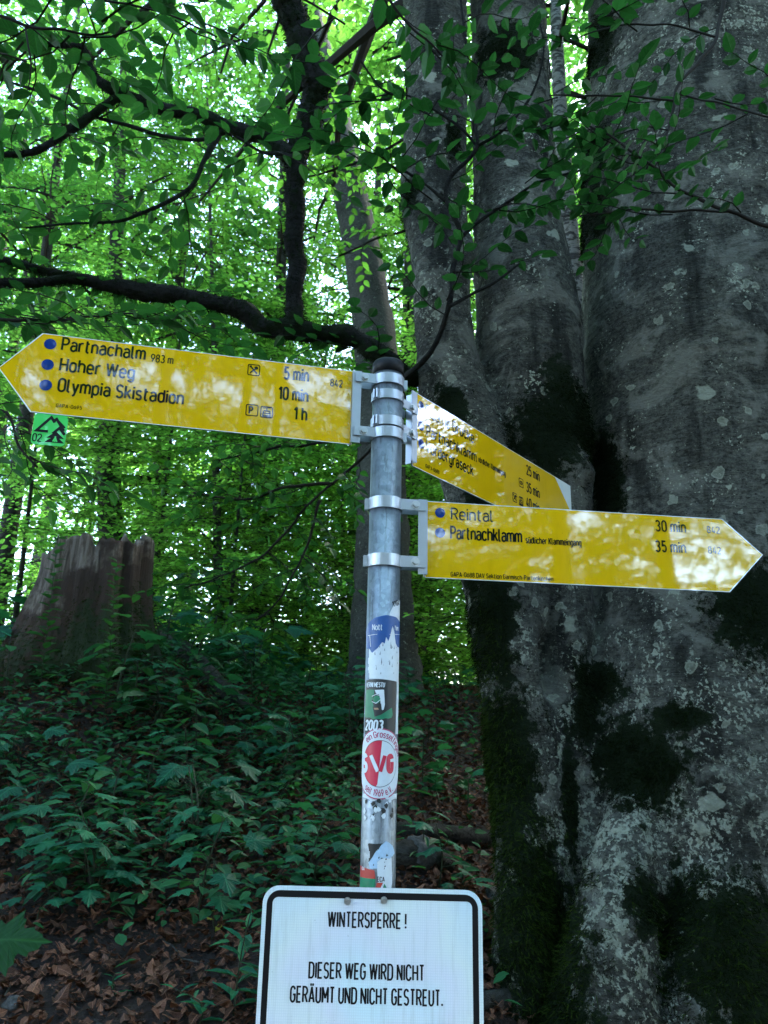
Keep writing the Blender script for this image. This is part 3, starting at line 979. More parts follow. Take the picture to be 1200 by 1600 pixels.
def picto(g, kind, x0, z0, s, y):
    lw = s * .075
    ring_box(g, x0, x0 + s, z0, z0 + s, y, lw)
    q = lambda *pts: [(x0 + a * s, z0 + b * s) for a, b in pts]
    if kind == 'food':
        st = [strip(q((.22, .2), (.78, .8)), lw * .8, False), strip(q((.78, .2), (.22, .8)), lw * .8, False),
              strip(q((.70, .84), (.58, .72), (.62, .62), (.74, .62), (.85, .72)), lw * .6, False), strip(q((.16, .74), (.3, .86)), lw * .8, False)]
    elif kind == 'P':
        st = text2d('P', s * .58, .8, .22, .1, x0 + s * .3, z0 + s * .21)[0]
    elif kind == 'lift':
        st = [strip(q((.15, .82), (.85, .92)), lw * .5, False), strip(q((.5, .86), (.5, .62)), lw * .5, False),
              strip(q((.25, .6), (.75, .6), (.8, .2), (.2, .2), (.25, .6)), lw * .6, False), strip(q((.2, .4), (.8, .4)), lw * .5, False), strip(q((.15, .1), (.85, .1)), lw * .5, False)]
    else:
        st = [strip(q((.15, .5), (.35, .66), (.65, .66), (.85, .5), (.65, .34), (.35, .34), (.15, .5)), lw * .6, False), strip(q((.42, .5), (.58, .5)), lw * 2, False)]
    ink_strips(g, st, y - 1e-4)

TH = 0.004
def guide_sign(fr, label, poly, lines, dots, u0, sgn, bz, bh=.026, white_tip=None, pictos=()):
    root = fr.empty('guide_sign')
    tag(root, label, 'direction sign', 'yellow direction signs on the post')
    g = Geo()
    extrude(g, poly, -TH, 0, 0, 1, 1)
    pn = g.build('panel', [M['yellow'], M['sign_edge']], root)
    if white_tip:
        g = Geo()
        for tri in white_tip: flat(g, tri, -TH - .0004)
        g.build('end_corner', M['white_foil'], root)
    g = Geo()
    # narrow pale rim of the plate
    n = len(poly)
    c = np.mean(poly, 0)
    inner = [(c[0] + (x - c[0]) * (1 - .0022 / max(.05, abs(x - c[0]))), c[1] + (z - c[1]) * (1 - .0016 / max(.03, abs(z - c[1])))) for x, z in poly]
    ring_poly(g, poly, inner, -TH - .0003)
    g.build('rim', M['white_foil'], root)
    yy = -TH - .0006
    for (txt, px, py, h, xs, wt, tr, *end) in lines:
        g = Geo()
        a = fr.uv(px, py)
        if end:                                    # fit the line between its two ends
            b = fr.uv(*end[0])
            _, w0 = text2d(txt, h, xs, wt, tr)
            xs = xs * (b[0] - a[0]) / w0
            tr = tr * (b[0] - a[0]) / w0
        st, _ = text2d(txt, h, xs, wt, tr, a[0], a[1])
        ink_strips(g, st, yy)
        g.build('lettering', M['ink_gloss'], root)
    for kind, px, py, s in pictos:
        a = fr.uv(px, py)
        g = Geo()
        picto(g, kind, a[0], a[1], s, yy)
        g.build('pictogram', M['ink_gloss'], root)
    for px, py, r in dots:
        a = fr.uv(px, py)
        g = Geo()
        flat(g, circle(a[0], a[1], r), yy)
        g.build('blue_dot', M['blue_dot'], root)
    bracket(root, sgn, u0, *bz, bh)
    return root

def zat(fr, px, py): return fr.uv(px, py)[1]

# --- sign pointing left
F1 = SignFrame(12.75)
zt, zb = 2.472, 2.275
xr, xl, xt = -.089, -.822, F1.uv(-3, 581)[0]
L1 = [('Partnachalm', 97, 548, .031, .8, .155, .19, (226, 562)), ('983 m', 236, 566, .019, .75, .14, .19, (270, 569)),
      ('Hoher Weg', 94, 580, .031, .8, .155, .19, (208, 598)), ('Olympia Skistadion', 91, 612, .031, .8, .155, .19, (285, 636)),
      ('GAPA-0695', 88, 637, .008, .8, .15, .2, (128, 641)),
      ('5 min', 444, 593, .0315, .62, .15, .16, (481, 597)), ('10 min', 435, 624, .0315, .62, .15, .16, (480, 628)), ('1 h', 459, 656, .0315, .62, .15, .16, (478, 658)),
      ('842', 516, 604, .018, .7, .15, .2, (534, 606))]
guide_sign(F1, 'long yellow sign pointing left, reading Hoher Weg, at the top of the post', [(xr, zb), (xr, zt), (xl, zt), (xt, (zt + zb) / 2), (xl, zb)], L1,
           [(79, 539, .0135), (75, 571, .0135), (72, 603, .0135)], .089, -1,
           (zat(F1, 550, 694), zat(F1, 552, 583), zat(F1, 575, 679), zat(F1, 575, 596)), .026, None,
           [('food', 386, 587, .030), ('P', 383, 650, .030), ('lift', 406, 653, .030)])
# --- sign pointing right and away
F2 = SignFrame(52.25)
zt2, zb2 = 2.470, 2.260
x0 = .104
xe = F2.uv(890, 772)[0]
tipz = (zt2 + zb2) / 2
xk = F2.uv(865, 745)[0]
L2 = [('Eiserne Brücke', 664, 650, .031, .8, .155, .19, (738, 692)), ('Partnachklamm', 665, 681, .031, .8, .155, .19, (742, 722)),
      ('nördlicher Klammeingang', 746, 722, .0165, .62, .17, .17, (788, 747)), ('Vordergraseck', 664, 706, .031, .8, .155, .19, (737, 744)),
      ('GAPA-0688', 663, 731, .010, .8, .16, .2, (684, 738)),
      ('25 min', 821, 741, .0315, .60, .16, .15, (841, 751)), ('35 min', 821, 768, .0315, .60, .16, .15, (841, 776)), ('40 min', 821, 792, .0315, .60, .16, .15, (841, 800))]
guide_sign(F2, 'yellow sign reading Eiserne Brücke, turned away to the right behind the lower sign', [(x0, zb2), (xe, zb2), (xe, zt2), (x0, zt2)], L2,
           [(656, 635, .0135), (656, 666, .0135), (656, 694, .0135)], .104, 1,
           (2.268, 2.462, zpole(654) - .002, zpole(609.5) - .008), .024,
           [[(xk, zt2 - .001), (xe - .001, zt2 - .001), (xe - .001, tipz)], [(xk, zb2 + .001), (xe - .001, zb2 + .001), (xe - .001, tipz)]],
           [('eye', 809, 760, .030), ('food', 799, 783, .030), ('lift', 809, 789, .030)])
# --- lower sign pointing right
F3 = SignFrame(7.75)
zt3, zb3 = 2.145, 1.955
x0, xs3, xt3 = .097, .874, F3.uv(1191, 871)[0]
L3 = [('Reintal', 705, 812, .028, .95, .13, .2, (769, 815)), ('Partnachklamm', 704, 842, .030, .78, .145, .17, (814, 848)),
      ('südlicher Klammeingang', 821, 849, .0155, .72, .15, .18, (907, 856)), ('GAPA-0688 DAV Sektion Garmisch-Partenkirchen', 704, 901, .0105, .8, .15, .2, (863, 907)),
      ('30 min', 1024, 830, .027, .64, .15, .18, (1070, 834)), ('35 min', 1024, 862, .027, .64, .15, .18, (1070, 865)),
      ('842', 1104, 833, .017, .72, .15, .2, (1123, 835)), ('842', 1106, 865, .017, .72, .15, .2, (1125, 867))]
guide_sign(F3, 'yellow sign pointing right, reading Reintal, lowest of the yellow signs', [(x0, zb3), (xs3, zb3), (xt3, (zt3 + zb3) / 2 + .006), (xs3, zt3), (x0, zt3)], L3,
           [(687, 802, .0125), (687, 833, .0125)], .097, 1,
           (zat(F3, 655, 899), zat(F3, 655, 783), zat(F3, 635, 880), zat(F3, 636, 792)), .028)

# --- green plate under the left sign
x0, x1, z0, z1 = F1.uv(55, 646)[0], F1.uv(108, 650)[0], F1.uv(80, 697)[1], zb
gp = F1.empty('trail_marker')
tag(gp, 'small green plate with black peaks and 02, hung under the left sign', 'trail marker')
g = Geo()
extrude(g, rrect(x0, x1, z0, zb + .0, .009, 4), -.0030, -.0005, 0, 1, 1)
g.build('plate', [M['green_foil'], M['sign_edge']], gp)
g = Geo()
W_, H_ = x1 - x0, zb - z0
q = lambda *pts: [(x0 + a * W_, z0 + b * H_) for a, b in pts]
st = [strip(q((.46, .44), (.12, .44), (.50, .90), (.62, .74)), .0030, False), strip(q((.56, .76), (.66, .86), (.92, .50)), .0030, False),
      strip(q((.66, .86), (.94, .60)), .0020, False), strip(q((.60, .38), (.78, .58), (.96, .38)), .003, False)]
ink_strips(g, st, -.0036)
flat(g, q((.70, .46), (.96, .24), (.44, .24)), -.00365)
flat(g, q((.70, .34), (.98, .10), (.40, .10)), -.0037)
st, _ = text2d('02', .017, .85, .15, .18, x0 + .05 * W_, z0 + .10 * H_)
ink_strips(g, st, -.0038)
g.build('emblem', M['ink'], gp)
g = Geo()
st = [strip(q((.64, .13), (.7, .26), (.76, .13)), .0016, False), strip(q((.70, .12), (.70, .3)), .0016, False)]
ink_strips(g, st, -.0041)
g.build('scratch', M['green_foil'], gp)

# --- white closure sign
F4 = SignFrame(-1.2, PR + .008)
xa, xb = F4.uv(409, 1440)[0], F4.uv(753.5, 1440)[0]
zt4 = (F4.uv(470, 1388)[1] + F4.uv(700, 1385.5)[1]) / 2
zb4 = zt4 - .62
ws_ = F4.empty('closure_sign')
tag(ws_, 'white black-bordered sign reading WINTERSPERRE!, bolted to the front of the post', 'sign')
g = Geo()
bw = xb - xa
Rr_ = .034
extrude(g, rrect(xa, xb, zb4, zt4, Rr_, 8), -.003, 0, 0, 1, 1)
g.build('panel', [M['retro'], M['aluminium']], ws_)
g = Geo()
d1, d2 = .0085, .0235
ring_poly(g, rrect(xa + d1, xb - d1, zb4 + d1, zt4 - d1, Rr_ - .007, 8), rrect(xa + d2 - .003, xb - d2 + .003, zb4 + d2, zt4 - d2 + .002, Rr_ - .022, 8), -.0034)
g.build('border', M['ink'], ws_)
for txt, a, b, hpx in (('WINTERSPERRE !', (513, 1449), (634, 1448), None), ('DIESER WEG WIRD NICHT', (483, 1529), (662, 1529), None), ('GERÄUMT UND NICHT GESTREUT.', (454, 1567), (691, 1568), None)):
    g = Geo()
    A, B = F4.uv(*a), F4.uv(*b)
    hh = .0268
    _, w0 = text2d(txt, hh, .6, .135, .17)
    k = (B[0] - A[0]) / w0
    st, _ = text2d(txt, hh, .6 * k, .135, .17 * k, A[0], (A[1] + B[1]) / 2)
    ink_strips(g, st, -.0035)
    g.build('lettering', M['ink'], ws_)
for px, py in ((543, 1407), (600, 1406)):
    a = F4.uv(px, py)
    g = Geo()
    hex_bolt(g, a[0], -.0034, a[1], .0052)
    g.build('bolt', M['bolt'], ws_)
g = Geo()
box(g, -.06, .06, .0004, .0070, zt4 - .045, zt4 - .015)
g.build('rail', M['aluminium'], ws_)

#@@NATURE
# ------------------------------------------------------------------ ground
def sstep(t):
    t = np.clip(t, 0, 1)
    return t * t * (3 - 2 * t)
GY = np.array([-80, .7, 1.3, 1.9, 2.5, 3.3, 4.2, 5.2, 6.4, 7.5, 9, 12, 25, 80.0])
GZ = np.array([0, 0, .10, .48, .84, 1.09, 1.33, 1.60, 1.90, 2.0, 1.98, 1.85, 1.5, 1.0])
def ground(x, y):
    x = np.asarray(x, float); y = np.asarray(y, float)
    z = np.interp(y, GY, GZ)
    z = z - .40 * sstep((x - .1) / .75) * sstep((y - 1.2) / .8) * sstep((6.5 - y) / 2.5)
    z = z + .42 * np.exp(-(((x + 1.75) / 1.0) ** 2 + ((y - 5.2) / 1.0) ** 2))
    z = z + .03 * np.sin(x * 2.1 + y * 1.3) * np.sin(y * 1.7 - x * .6) + .012 * np.sin(x * 7.3 + 1) * np.sin(y * 6.1)
    return z
u_ = np.linspace(-1, 1, 260)
gx = np.sinh(u_ * 4.2) / np.sinh(4.2) * 80
gy = 3.5 + np.sinh(u_ * 4.2) / np.sinh(4.2) * 80
X, Y = np.meshgrid(gx, gy)
V = np.column_stack([X.ravel(), Y.ravel(), ground(X, Y).ravel()])
n_ = len(gx)
i_, j_ = np.meshgrid(np.arange(n_ - 1), np.arange(n_ - 1))
a_ = (j_ * n_ + i_).ravel()
g = Geo()
g.add(V, np.column_stack([a_, a_ + 1, a_ + n_ + 1, a_ + n_]))
tag(g.build('ground', M['soil'], None, True), kind='structure')

# ------------------------------------------------------------------ leaf templates  (x across, y along, z up)
def leaf_lo():
    V = np.array([(0, 0, 0), (.26, .30, .03), (.27, .62, .03), (0, 1, -.06), (-.27, .62, .03), (-.26, .30, .03), (0, .45, -.03)])
    F = np.array([(0, 1, 6), (1, 2, 6), (2, 3, 6), (3, 4, 6), (4, 5, 6), (5, 0, 6)])
    return V, F
def leaf_hi(n=8):
    t = np.linspace(0, 1, n + 1)
    wd = .29 * np.sin(PI * t ** .82) ** .85 * (1 - .15 * t)
    wd[0] = wd[-1] = 0
    wob = 1 + .05 * np.array([(-1) ** i for i in range(n + 1)])
    mid = np.column_stack([np.zeros(n + 1), t, -.05 * t + -.10 * t ** 2])
    Rg = np.column_stack([wd * wob, t + .02, mid[:, 2] + wd * .28 + .008 * np.array([(-1) ** i for i in range(n + 1)])])
    Lf = Rg * np.array([-1, 1, 1])
    V = np.concatenate([mid, Rg, Lf])
    k = np.arange(n)
    m = n + 1
    Q = np.concatenate([np.column_stack([k, k + m, k + m + 1, k + 1]), np.column_stack([k + 1, k + 2 * m + 1, k + 2 * m, k])])
    F = np.concatenate([Q[:, [0, 1, 2]], Q[:, [0, 2, 3]]])
    return V, F
def leaf_maple():
    half = [(0, .02), (.10, -.03), (.22, .02), (.40, .04), (.30, .16), (.50, .30), (.60, .42), (.44, .42), (.40, .50), (.28, .48), (.22, .52), (.27, .68), (.20, .70), (.14, .84), (.06, .88), (0, 1.06)]
    o_ = np.array(half + [(-x, y) for x, y in half[-2:0:-1]])
    zz = -.16 * (np.abs(o_[:, 0]) ** 1.5) - .10 * o_[:, 1] ** 2 + .012 * np.array([(-1) ** i for i in range(len(o_))])
    V = np.column_stack([o_, zz])
    V = np.concatenate([V, [[0, .32, .035]]])
    n = len(o_)
    k = np.arange(n)
    return V, np.column_stack([k, (k + 1) % n, np.full(n, n)])
def leaf_lance():
    V, F = leaf_hi(6)
    return V * np.array([.42, 1, 1]), F
LO, HI, MP, LN = leaf_lo(), leaf_hi(), leaf_maple(), leaf_lance()

def basis(yv, up, roll=0.0):
    """matrices whose y axis is yv and z axis near up; arrays (n,3) -> (n,3,3) columns x,y,z"""
    y = yv / (np.linalg.norm(yv, axis=-1, keepdims=True) + 1e-9)
    x = np.cross(y, up)
    x /= np.linalg.norm(x, axis=-1, keepdims=True) + 1e-9
    z = np.cross(x, y)
    return np.stack([x, y, z], axis=-1)

def put_leaves(g, tpl, pos, dirs, ups, size, mi=0, rnd=None):
    V0, F0 = tpl
    pos = np.asarray(pos, float); n = len(pos)
    if n == 0: return
    B = basis(np.asarray(dirs, float), np.asarray(ups, float))
    size = np.broadcast_to(np.asarray(size, float), (n,))
    V = np.einsum('nij,vj->nvi', B, V0) * size[:, None, None] + pos[:, None, :]
    F = (F0[None] + (np.arange(n) * len(V0))[:, None, None]).reshape(-1, 3)
    rnd = rng.uniform(0, 1, n) if rnd is None else rnd
    g.add(V.reshape(-1, 3), F, mi, rnd=np.repeat(rnd, len(V0)), luv=np.tile(V0, (n, 1)))

def make_spray(tpl, n=12, L=.55, leaf=.075, seed=0):
    """one flat twig of alternate leaves along +x, as arrays to scatter"""
    r = np.random.default_rng(seed)
    g = Geo()
    pts = np.array([(t * L, .03 * math.sin(t * 5 + seed), -.10 * L * t * t) for t in np.linspace(0, 1, 6)])
    tube(g, pts, np.linspace(.0035, .0012, 6), 3, 1, False)
    g.A.setdefault('rnd', []); g.A.setdefault('luv', [])
    t = np.linspace(.12, 1.0, n)
    pos = np.column_stack([np.interp(t, np.linspace(0, 1, 6), pts[:, k]) for k in range(3)])
    side = np.where(np.arange(n) % 2 == 0, 1, -1)
    ang = side * r.uniform(.7, 1.15, n)
    ang[-1] *= .2
    dirs = np.column_stack([np.cos(ang), np.sin(ang), r.uniform(-.45, .12, n)])
    ups = np.column_stack([r.normal(0, .28, n), r.normal(0, .28, n), np.ones(n)])
    put_leaves(g, tpl, pos, dirs, ups, leaf * r.uniform(.7, 1.15, n))
    V = np.concatenate(g.V); F = np.concatenate(g.T); Mi = np.concatenate(g.M)
    luv = np.zeros((len(V), 3)); lid = np.zeros(len(V), int)
    for st, v in g.A['luv']: luv[st:st + len(v)] = v
    for st, v in g.A['rnd']: lid[st:st + len(v)] = np.repeat(np.arange(n), len(tpl[0]))
    return V, F, Mi, luv, lid, n
SPR = [make_spray(LO, 11, .50, .078, s) for s in range(4)]
SPRH = [make_spray(HI, 9, .42, .082, s + 10) for s in range(4)]

def put_sprays(g, lib, pos, dirs, ups, scale, r):
    pos = np.asarray(pos, float)
    which = r.integers(0, len(lib), len(pos))
    y = np.asarray(dirs, float)
    B0 = basis(y, np.asarray(ups, float))          # columns x,y,z with y = dir
    B = np.stack([B0[..., 1], -B0[..., 0], B0[..., 2]], axis=-1)   # spray runs along its own +x
    scale = np.broadcast_to(np.asarray(scale, float), (len(pos),))
    for k, (V0, F0, Mi, luv, lid, nl) in enumerate(lib):
        s = np.where(which == k)[0]
        if len(s) == 0: continue
        V = np.einsum('nij,vj->nvi', B[s], V0) * scale[s][:, None, None] + pos[s][:, None, :]
        F = (F0[None] + (np.arange(len(s)) * len(V0))[:, None, None]).reshape(-1, 3)
        rnd = r.uniform(0, 1, (len(s), nl))[:, lid].reshape(-1)
        g.add(V.reshape(-1, 3), F, np.tile(Mi, len(s)), rnd=rnd, luv=np.tile(luv, (len(s), 1)))

def bend_noise(V, amp, sc_):
    return np.array([noise.noise(Vector(p) * sc_) for p in V]) * amp

# ------------------------------------------------------------------ a generic forest tree
def tree(name, loc, label, H=12, r0=.16, limbs=26, zlo=1.0, spread=2.6, per=42, lean=(0, 0), bark='bark_dark', leaf='leaf_far', seed=0,
         group=None, scale=1.0, curve=.25, flare=1.3, path=None, lib=None, droop=-.12):
    r = np.random.default_rng(seed)
    root = empty(name, loc)
    tag(root, label, 'tree', group)
    g = Geo()
    zz = np.linspace(-.3, H, 16)
    if path is None:
        px = lean[0] * zz + curve * np.sin(zz * .45 + seed) * .35
        py = lean[1] * zz + curve * np.cos(zz * .4 + seed * 2) * .35 - curve * .35 * math.cos(seed * 2)
        px -= np.interp(0, zz, px); py -= np.interp(0, zz, py)
        pts = np.column_stack([px, py, zz])
        pts = smooth_path(pts, 4)
    else:
        pts = smooth_path(path, 8)
    zt_ = pts[:, 2]
    rad = r0 * (1 - .8 * np.clip(zt_ / H, 0, 1)) + r0 * (flare - 1) * np.exp(-np.clip(zt_, 0, None) / .5)
    tube(g, pts, rad, 14, 0, True, .05)
    tr = g.build('trunk', M[bark], root, True)
    g = Geo()
    P_, D_, U_ = [], [], []
    for i in range(limbs):
        f = (i + r.uniform(.0, .9)) / limbs
        z0 = zlo + (H * .97 - zlo) * f
        a = i * 2.39996 + r.uniform(-.5, .5)
        ln = spread * (1 - .55 * f ** 1.5) * r.uniform(.6, 1.1)
        b = np.array([np.interp(z0, zt_, pts[:, 0]), np.interp(z0, zt_, pts[:, 1]), z0])
        up_ = r.uniform(.05, .5)
        t = np.linspace(0, 1, 7)
        q = b + np.column_stack([math.cos(a) * ln * t, math.sin(a) * ln * t, ln * (up_ * t - .35 * t * t)])
        q += r.normal(0, .03, q.shape) * t[:, None]
        tube(g, q, np.linspace(max(.008, r0 * .22 * (1 - .6 * f)), .004, 7), 5, 1, False)
        m = int(per * (.6 + .5 * r.uniform()) * (1 - .35 * f))
        tt = r.uniform(.12, 1.0, m) ** .8
        c = np.column_stack([np.interp(tt, t, q[:, k]) for k in range(3)])
        off = r.normal(0, .26, m) * (.5 + tt)
        c += np.column_stack([-math.sin(a) * off, math.cos(a) * off, r.normal(0, .10, m) - .08 * np.abs(off)])
        da = a + np.sign(off) * r.uniform(.3, 1.2, m)
        P_.append(c)
        D_.append(np.column_stack([np.cos(da), np.sin(da), r.normal(droop, .16, m)]))
        U_.append(np.column_stack([r.normal(0, .22, m), r.normal(0, .22, m), np.ones(m)]))
    put_sprays(g, lib or SPR, np.concatenate(P_), np.concatenate(D_), np.concatenate(U_), r.uniform(.75, 1.2, sum(map(len, P_))), r)
    g.build('crown', [M[leaf], M['twig']], root)
    root.scale = (scale,) * 3
    return root

def on_ground(x, y): return (x, y, float(ground(x, y)) - .02)

# trees whose trunks show
pA = [np.array(P(602, 1100, 6.6)) + (0, 0, -.3)] + [np.array(P(*q)) for q in ((600, 1060, 6.6), (598, 950, 6.6), (597, 800, 6.65), (592, 600, 6.75), (572, 430, 6.9), (530, 220, 7.1), (500, 90, 7.3), (470, -60, 7.5), (455, -300, 7.8))]
pA = np.array(pA); bA = pA[0].copy(); bA[2] += .3
tree('beech_tree', tuple(bA), 'leaning grey beech trunk rising behind the top of the post', H=16, r0=.25, limbs=20, zlo=7.2, spread=3.2, per=40, bark='bark_grey', seed=3, path=pA - bA, flare=1.5)
pB = np.array([P(645, 1100, 9.5), P(645, 980, 9.5), P(640, 800, 9.6), P(640, 500, 9.7), P(650, 100, 10), P(655, -300, 10)]); bB = pB[0].copy()
tree('beech_tree', tuple(bB), 'slim grey trunk showing just right of the post below the lowest yellow sign', H=12, r0=.17, limbs=24, zlo=2.0, spread=2.8, per=40, bark='bark_grey', seed=4, path=pB - bB)
pC = np.array([P(172, 900, 8.6), P(172, 800, 8.6), P(170, 700, 8.7), P(176, 500, 8.8), P(190, 200, 9), P(200, -200, 9)]); bC = pC[0].copy(); 
zC = float(ground(bC[0], bC[1]))
pC = np.concatenate([[[bC[0], bC[1], zC - .2]], pC]); bC = np.array([bC[0], bC[1], zC])
tree('forest_tree', tuple(bC), 'dark slim tree trunk standing behind the rotten stump', H=10, r0=.165, limbs=24, zlo=2.2, spread=2.8, per=38, bark='bark_dark', seed=5, path=pC - bC)
pD = np.array([P(345, 1050, 8.0), P(341, 900, 8.0), P(338, 760, 8.05), P(336, 600, 8.1), P(330, 400, 8.2), P(320, 0, 8.4)]); bD = pD[0].copy()
tree('young_tree', tuple(bD), 'thin young tree with a dead bare stem between stump and post', H=7, r0=.055, limbs=22, zlo=.6, spread=1.7, per=26, bark='bark_grey', seed=6, path=pD - bD)
pE = np.array([P(905, 900, 5.0), P(905, 600, 5.0), P(893, 400, 5.0), P(880, 250, 5.0), P(872, 100, 5.05), P(868, 0, 5.1), P(860, -200, 5.2), P(850, -600, 5.5)]); bE = pE[0].copy()
zE = float(ground(bE[0], bE[1])); pE = np.concatenate([[[bE[0] + .03, bE[1], zE - .2]], pE]); bE = np.array([bE[0] + .03, bE[1], zE])
tree('maple_tree', tuple(bE), 'slender tree with peeling pale and dark bark between the two right trunks', H=9, r0=.105, limbs=16, zlo=5.2, spread=2.4, per=34, bark='flaky', seed=7, path=pE - bE)

# the wood behind: three grown kinds and two young kinds, copied
spots = [(-4.8, 9.5, 1.0, 0), (-3.1, 10.6, 1.0, 1), (-.4, 11.2, 1.0, 2), (2.2, 11.0, 1.0, 0), (-7.0, 13.5, 1.2, 1), (4.2, 15.0, 1.3, 1), (6.5, 10.5, 1.1, 2),
         (-9.5, 9.0, 1.1, 2), (-11, 18, 1.5, 0), (8.5, 20, 1.6, 0), (3.6, 7.2, .9, 1), (-1.6, 9.6, .95, 2), (-6.2, 10.8, 1.0, 0), (-6.5, 24, 1.6, 1), (1.5, 25, 1.6, 2), (-13, 28, 2.0, 1), (13, 26, 2.0, 0)]
protos = []
for k in range(3):
    protos.append(tree('forest_tree', (0, 0, 0), 'tall leafy tree in the bright green wood behind the slope', H=11 + k, r0=.13, limbs=38, zlo=4.6, spread=3.0, per=52, leaf=('leaf_far', 'leaf_mid', 'leaf_far')[k], seed=20 + k, group='leafy trees of the wood behind'))
used = set()
for x, y, s, k in spots:
    o = protos[k] if k not in used else copy_tree(protos[k])
    used.add(k)
    o.location = on_ground(x, y); o.scale = (s,) * 3; o.rotation_euler = (0, 0, rng.uniform(0, 6.28))
yprot = [tree('beech_sapling', (0, 0, 0), 'leafy beech sapling filling the gap under the tall trees', H=4.2 + .8 * k, r0=.030, limbs=30, zlo=.2, spread=1.6, per=44, leaf='leaf_young_backlit', seed=30 + k, group='young beeches on the crest of the slope') for k in range(2)]
used = set()
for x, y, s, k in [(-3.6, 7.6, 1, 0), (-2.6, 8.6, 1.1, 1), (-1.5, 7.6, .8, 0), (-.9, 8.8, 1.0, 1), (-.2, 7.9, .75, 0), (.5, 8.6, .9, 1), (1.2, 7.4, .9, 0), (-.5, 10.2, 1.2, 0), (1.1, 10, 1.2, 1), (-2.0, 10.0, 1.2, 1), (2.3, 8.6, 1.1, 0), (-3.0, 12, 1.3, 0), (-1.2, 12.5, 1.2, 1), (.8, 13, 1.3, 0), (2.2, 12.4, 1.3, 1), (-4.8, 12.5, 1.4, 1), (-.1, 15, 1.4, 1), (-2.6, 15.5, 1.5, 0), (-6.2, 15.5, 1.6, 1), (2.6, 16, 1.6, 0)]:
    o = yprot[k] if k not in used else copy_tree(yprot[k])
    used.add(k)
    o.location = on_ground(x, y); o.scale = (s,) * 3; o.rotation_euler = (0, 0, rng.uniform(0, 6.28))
# unseen trees by the path, thickened to shade the signs and be mirrored in them
pp = [tree('path_tree', (0, 0, 0), 'tall leafy tree standing beside the path, outside the picture', H=10.5 + k, r0=.15, limbs=30, zlo=1.0, spread=2.9, per=170, leaf='leaf_near', seed=50 + k, group='trees along the near side of the path') for k in range(2)]
for i, (x, y, s, k) in enumerate([(-3.5, -6.5, 1.0, 0), (.8, -8.0, 1.05, 1), (4.6, -6.0, 1.0, 0), (-7.5, -4.0, 1.0, 1), (8.0, -3.0, 1.0, 0), (-1.5, -12, 1.3, 1), (4.0, -13, 1.3, 0), (-7, -11, 1.3, 0), (9.5, -10, 1.4, 1), (-7, 1.5, 1.0, 1), (8.0, 3.5, 1.0, 1), (-5.4, 4.0, .9, 0),
                                  (-1.4, -5.6, .8, 1), (2.6, -9.5, 1.1, 0), (-4.6, -9, 1.1, 1), (6.5, -9, 1.1, 0), (0, -16, 1.6, 1), (-10, -16, 1.7, 0), (11, -17, 1.8, 0), (-10, -6, 1.2, 0), (9, 9, 1.1, 0), (-9, 4, 1.1, 1), (5.4, 4.2, .9, 0), (6.6, 6.6, 1.0, 1), (5.6, 1.4, .9, 1), (7.5, .5, 1.0, 0), (4.3, 4.6, .8, 1)]):  # trees on the right added to block sky mirrored in the signs
    o = pp[k] if i < 2 else copy_tree(pp[k])
    o.location = on_ground(x, y); o.scale = (s,) * 3; o.rotation_euler = (0, 0, rng.uniform(0, 6.28))

# ------------------------------------------------------------------ the big beech on the right
beech = empty('beech_tree', tuple(P(1000, 1560, 3.2)))
BO = np.array(beech.location)
tag(beech, 'huge old beech of three mossy grey stems filling the right side', 'tree')
def stem_pts(rows, Yf):
    pts, rad = [], []
    for py, cx, wd in rows:
        Y_ = Yf(py)
        p = P(cx, py, Y_)
        pts.append(p); rad.append(wd / 2 * depth(p) / FPX)
    return np.array(pts), np.array(rad)
STEMS = []
rowsR = [(-420, 1082, 285), (-100, 1082, 300), (0, 1085, 312), (250, 1087, 334), (500, 1088, 350), (700, 1096, 376), (850, 1102, 400), (1000, 1110, 425), (1200, 1100, 480), (1400, 1090, 505), (1600, 1082, 525), (1800, 1075, 560)]
rowsM = [(-420, 778, 104), (-100, 790, 112), (0, 792, 116), (100, 796, 121), (300, 806, 134), (500, 823, 163), (620, 831, 164), (750, 838, 166), (900, 846, 152), (1050, 852, 148), (1200, 862, 150), (1400, 882, 140), (1600, 900, 140)]
rowsL = [(-420, 676, 84), (-100, 681, 92), (0, 683, 98), (100, 683, 98), (300, 677, 104), (400, 688, 97), (500, 691, 92), (600, 708, 102), (700, 735, 112), (850, 768, 112), (1000, 800, 122), (1200, 826, 126), (1400, 850, 120), (1600, 872, 110), (1800, 880, 110)]
g = Geo()
for rows, Yf in ((rowsR, lambda y: 3.35), (rowsM, lambda y: 3.15 - .0001 * max(0, y - 900)), (rowsL, lambda y: 3.02)):
    p_, r_s = stem_pts(rows, Yf)
    ps = smooth_path(p_, 6)
    rs = smooth_path(np.column_stack([r_s, r_s, r_s]), 6)[:, 0]
    tube(g, ps - BO, rs, 40, 0, True)
    STEMS.append(ps)
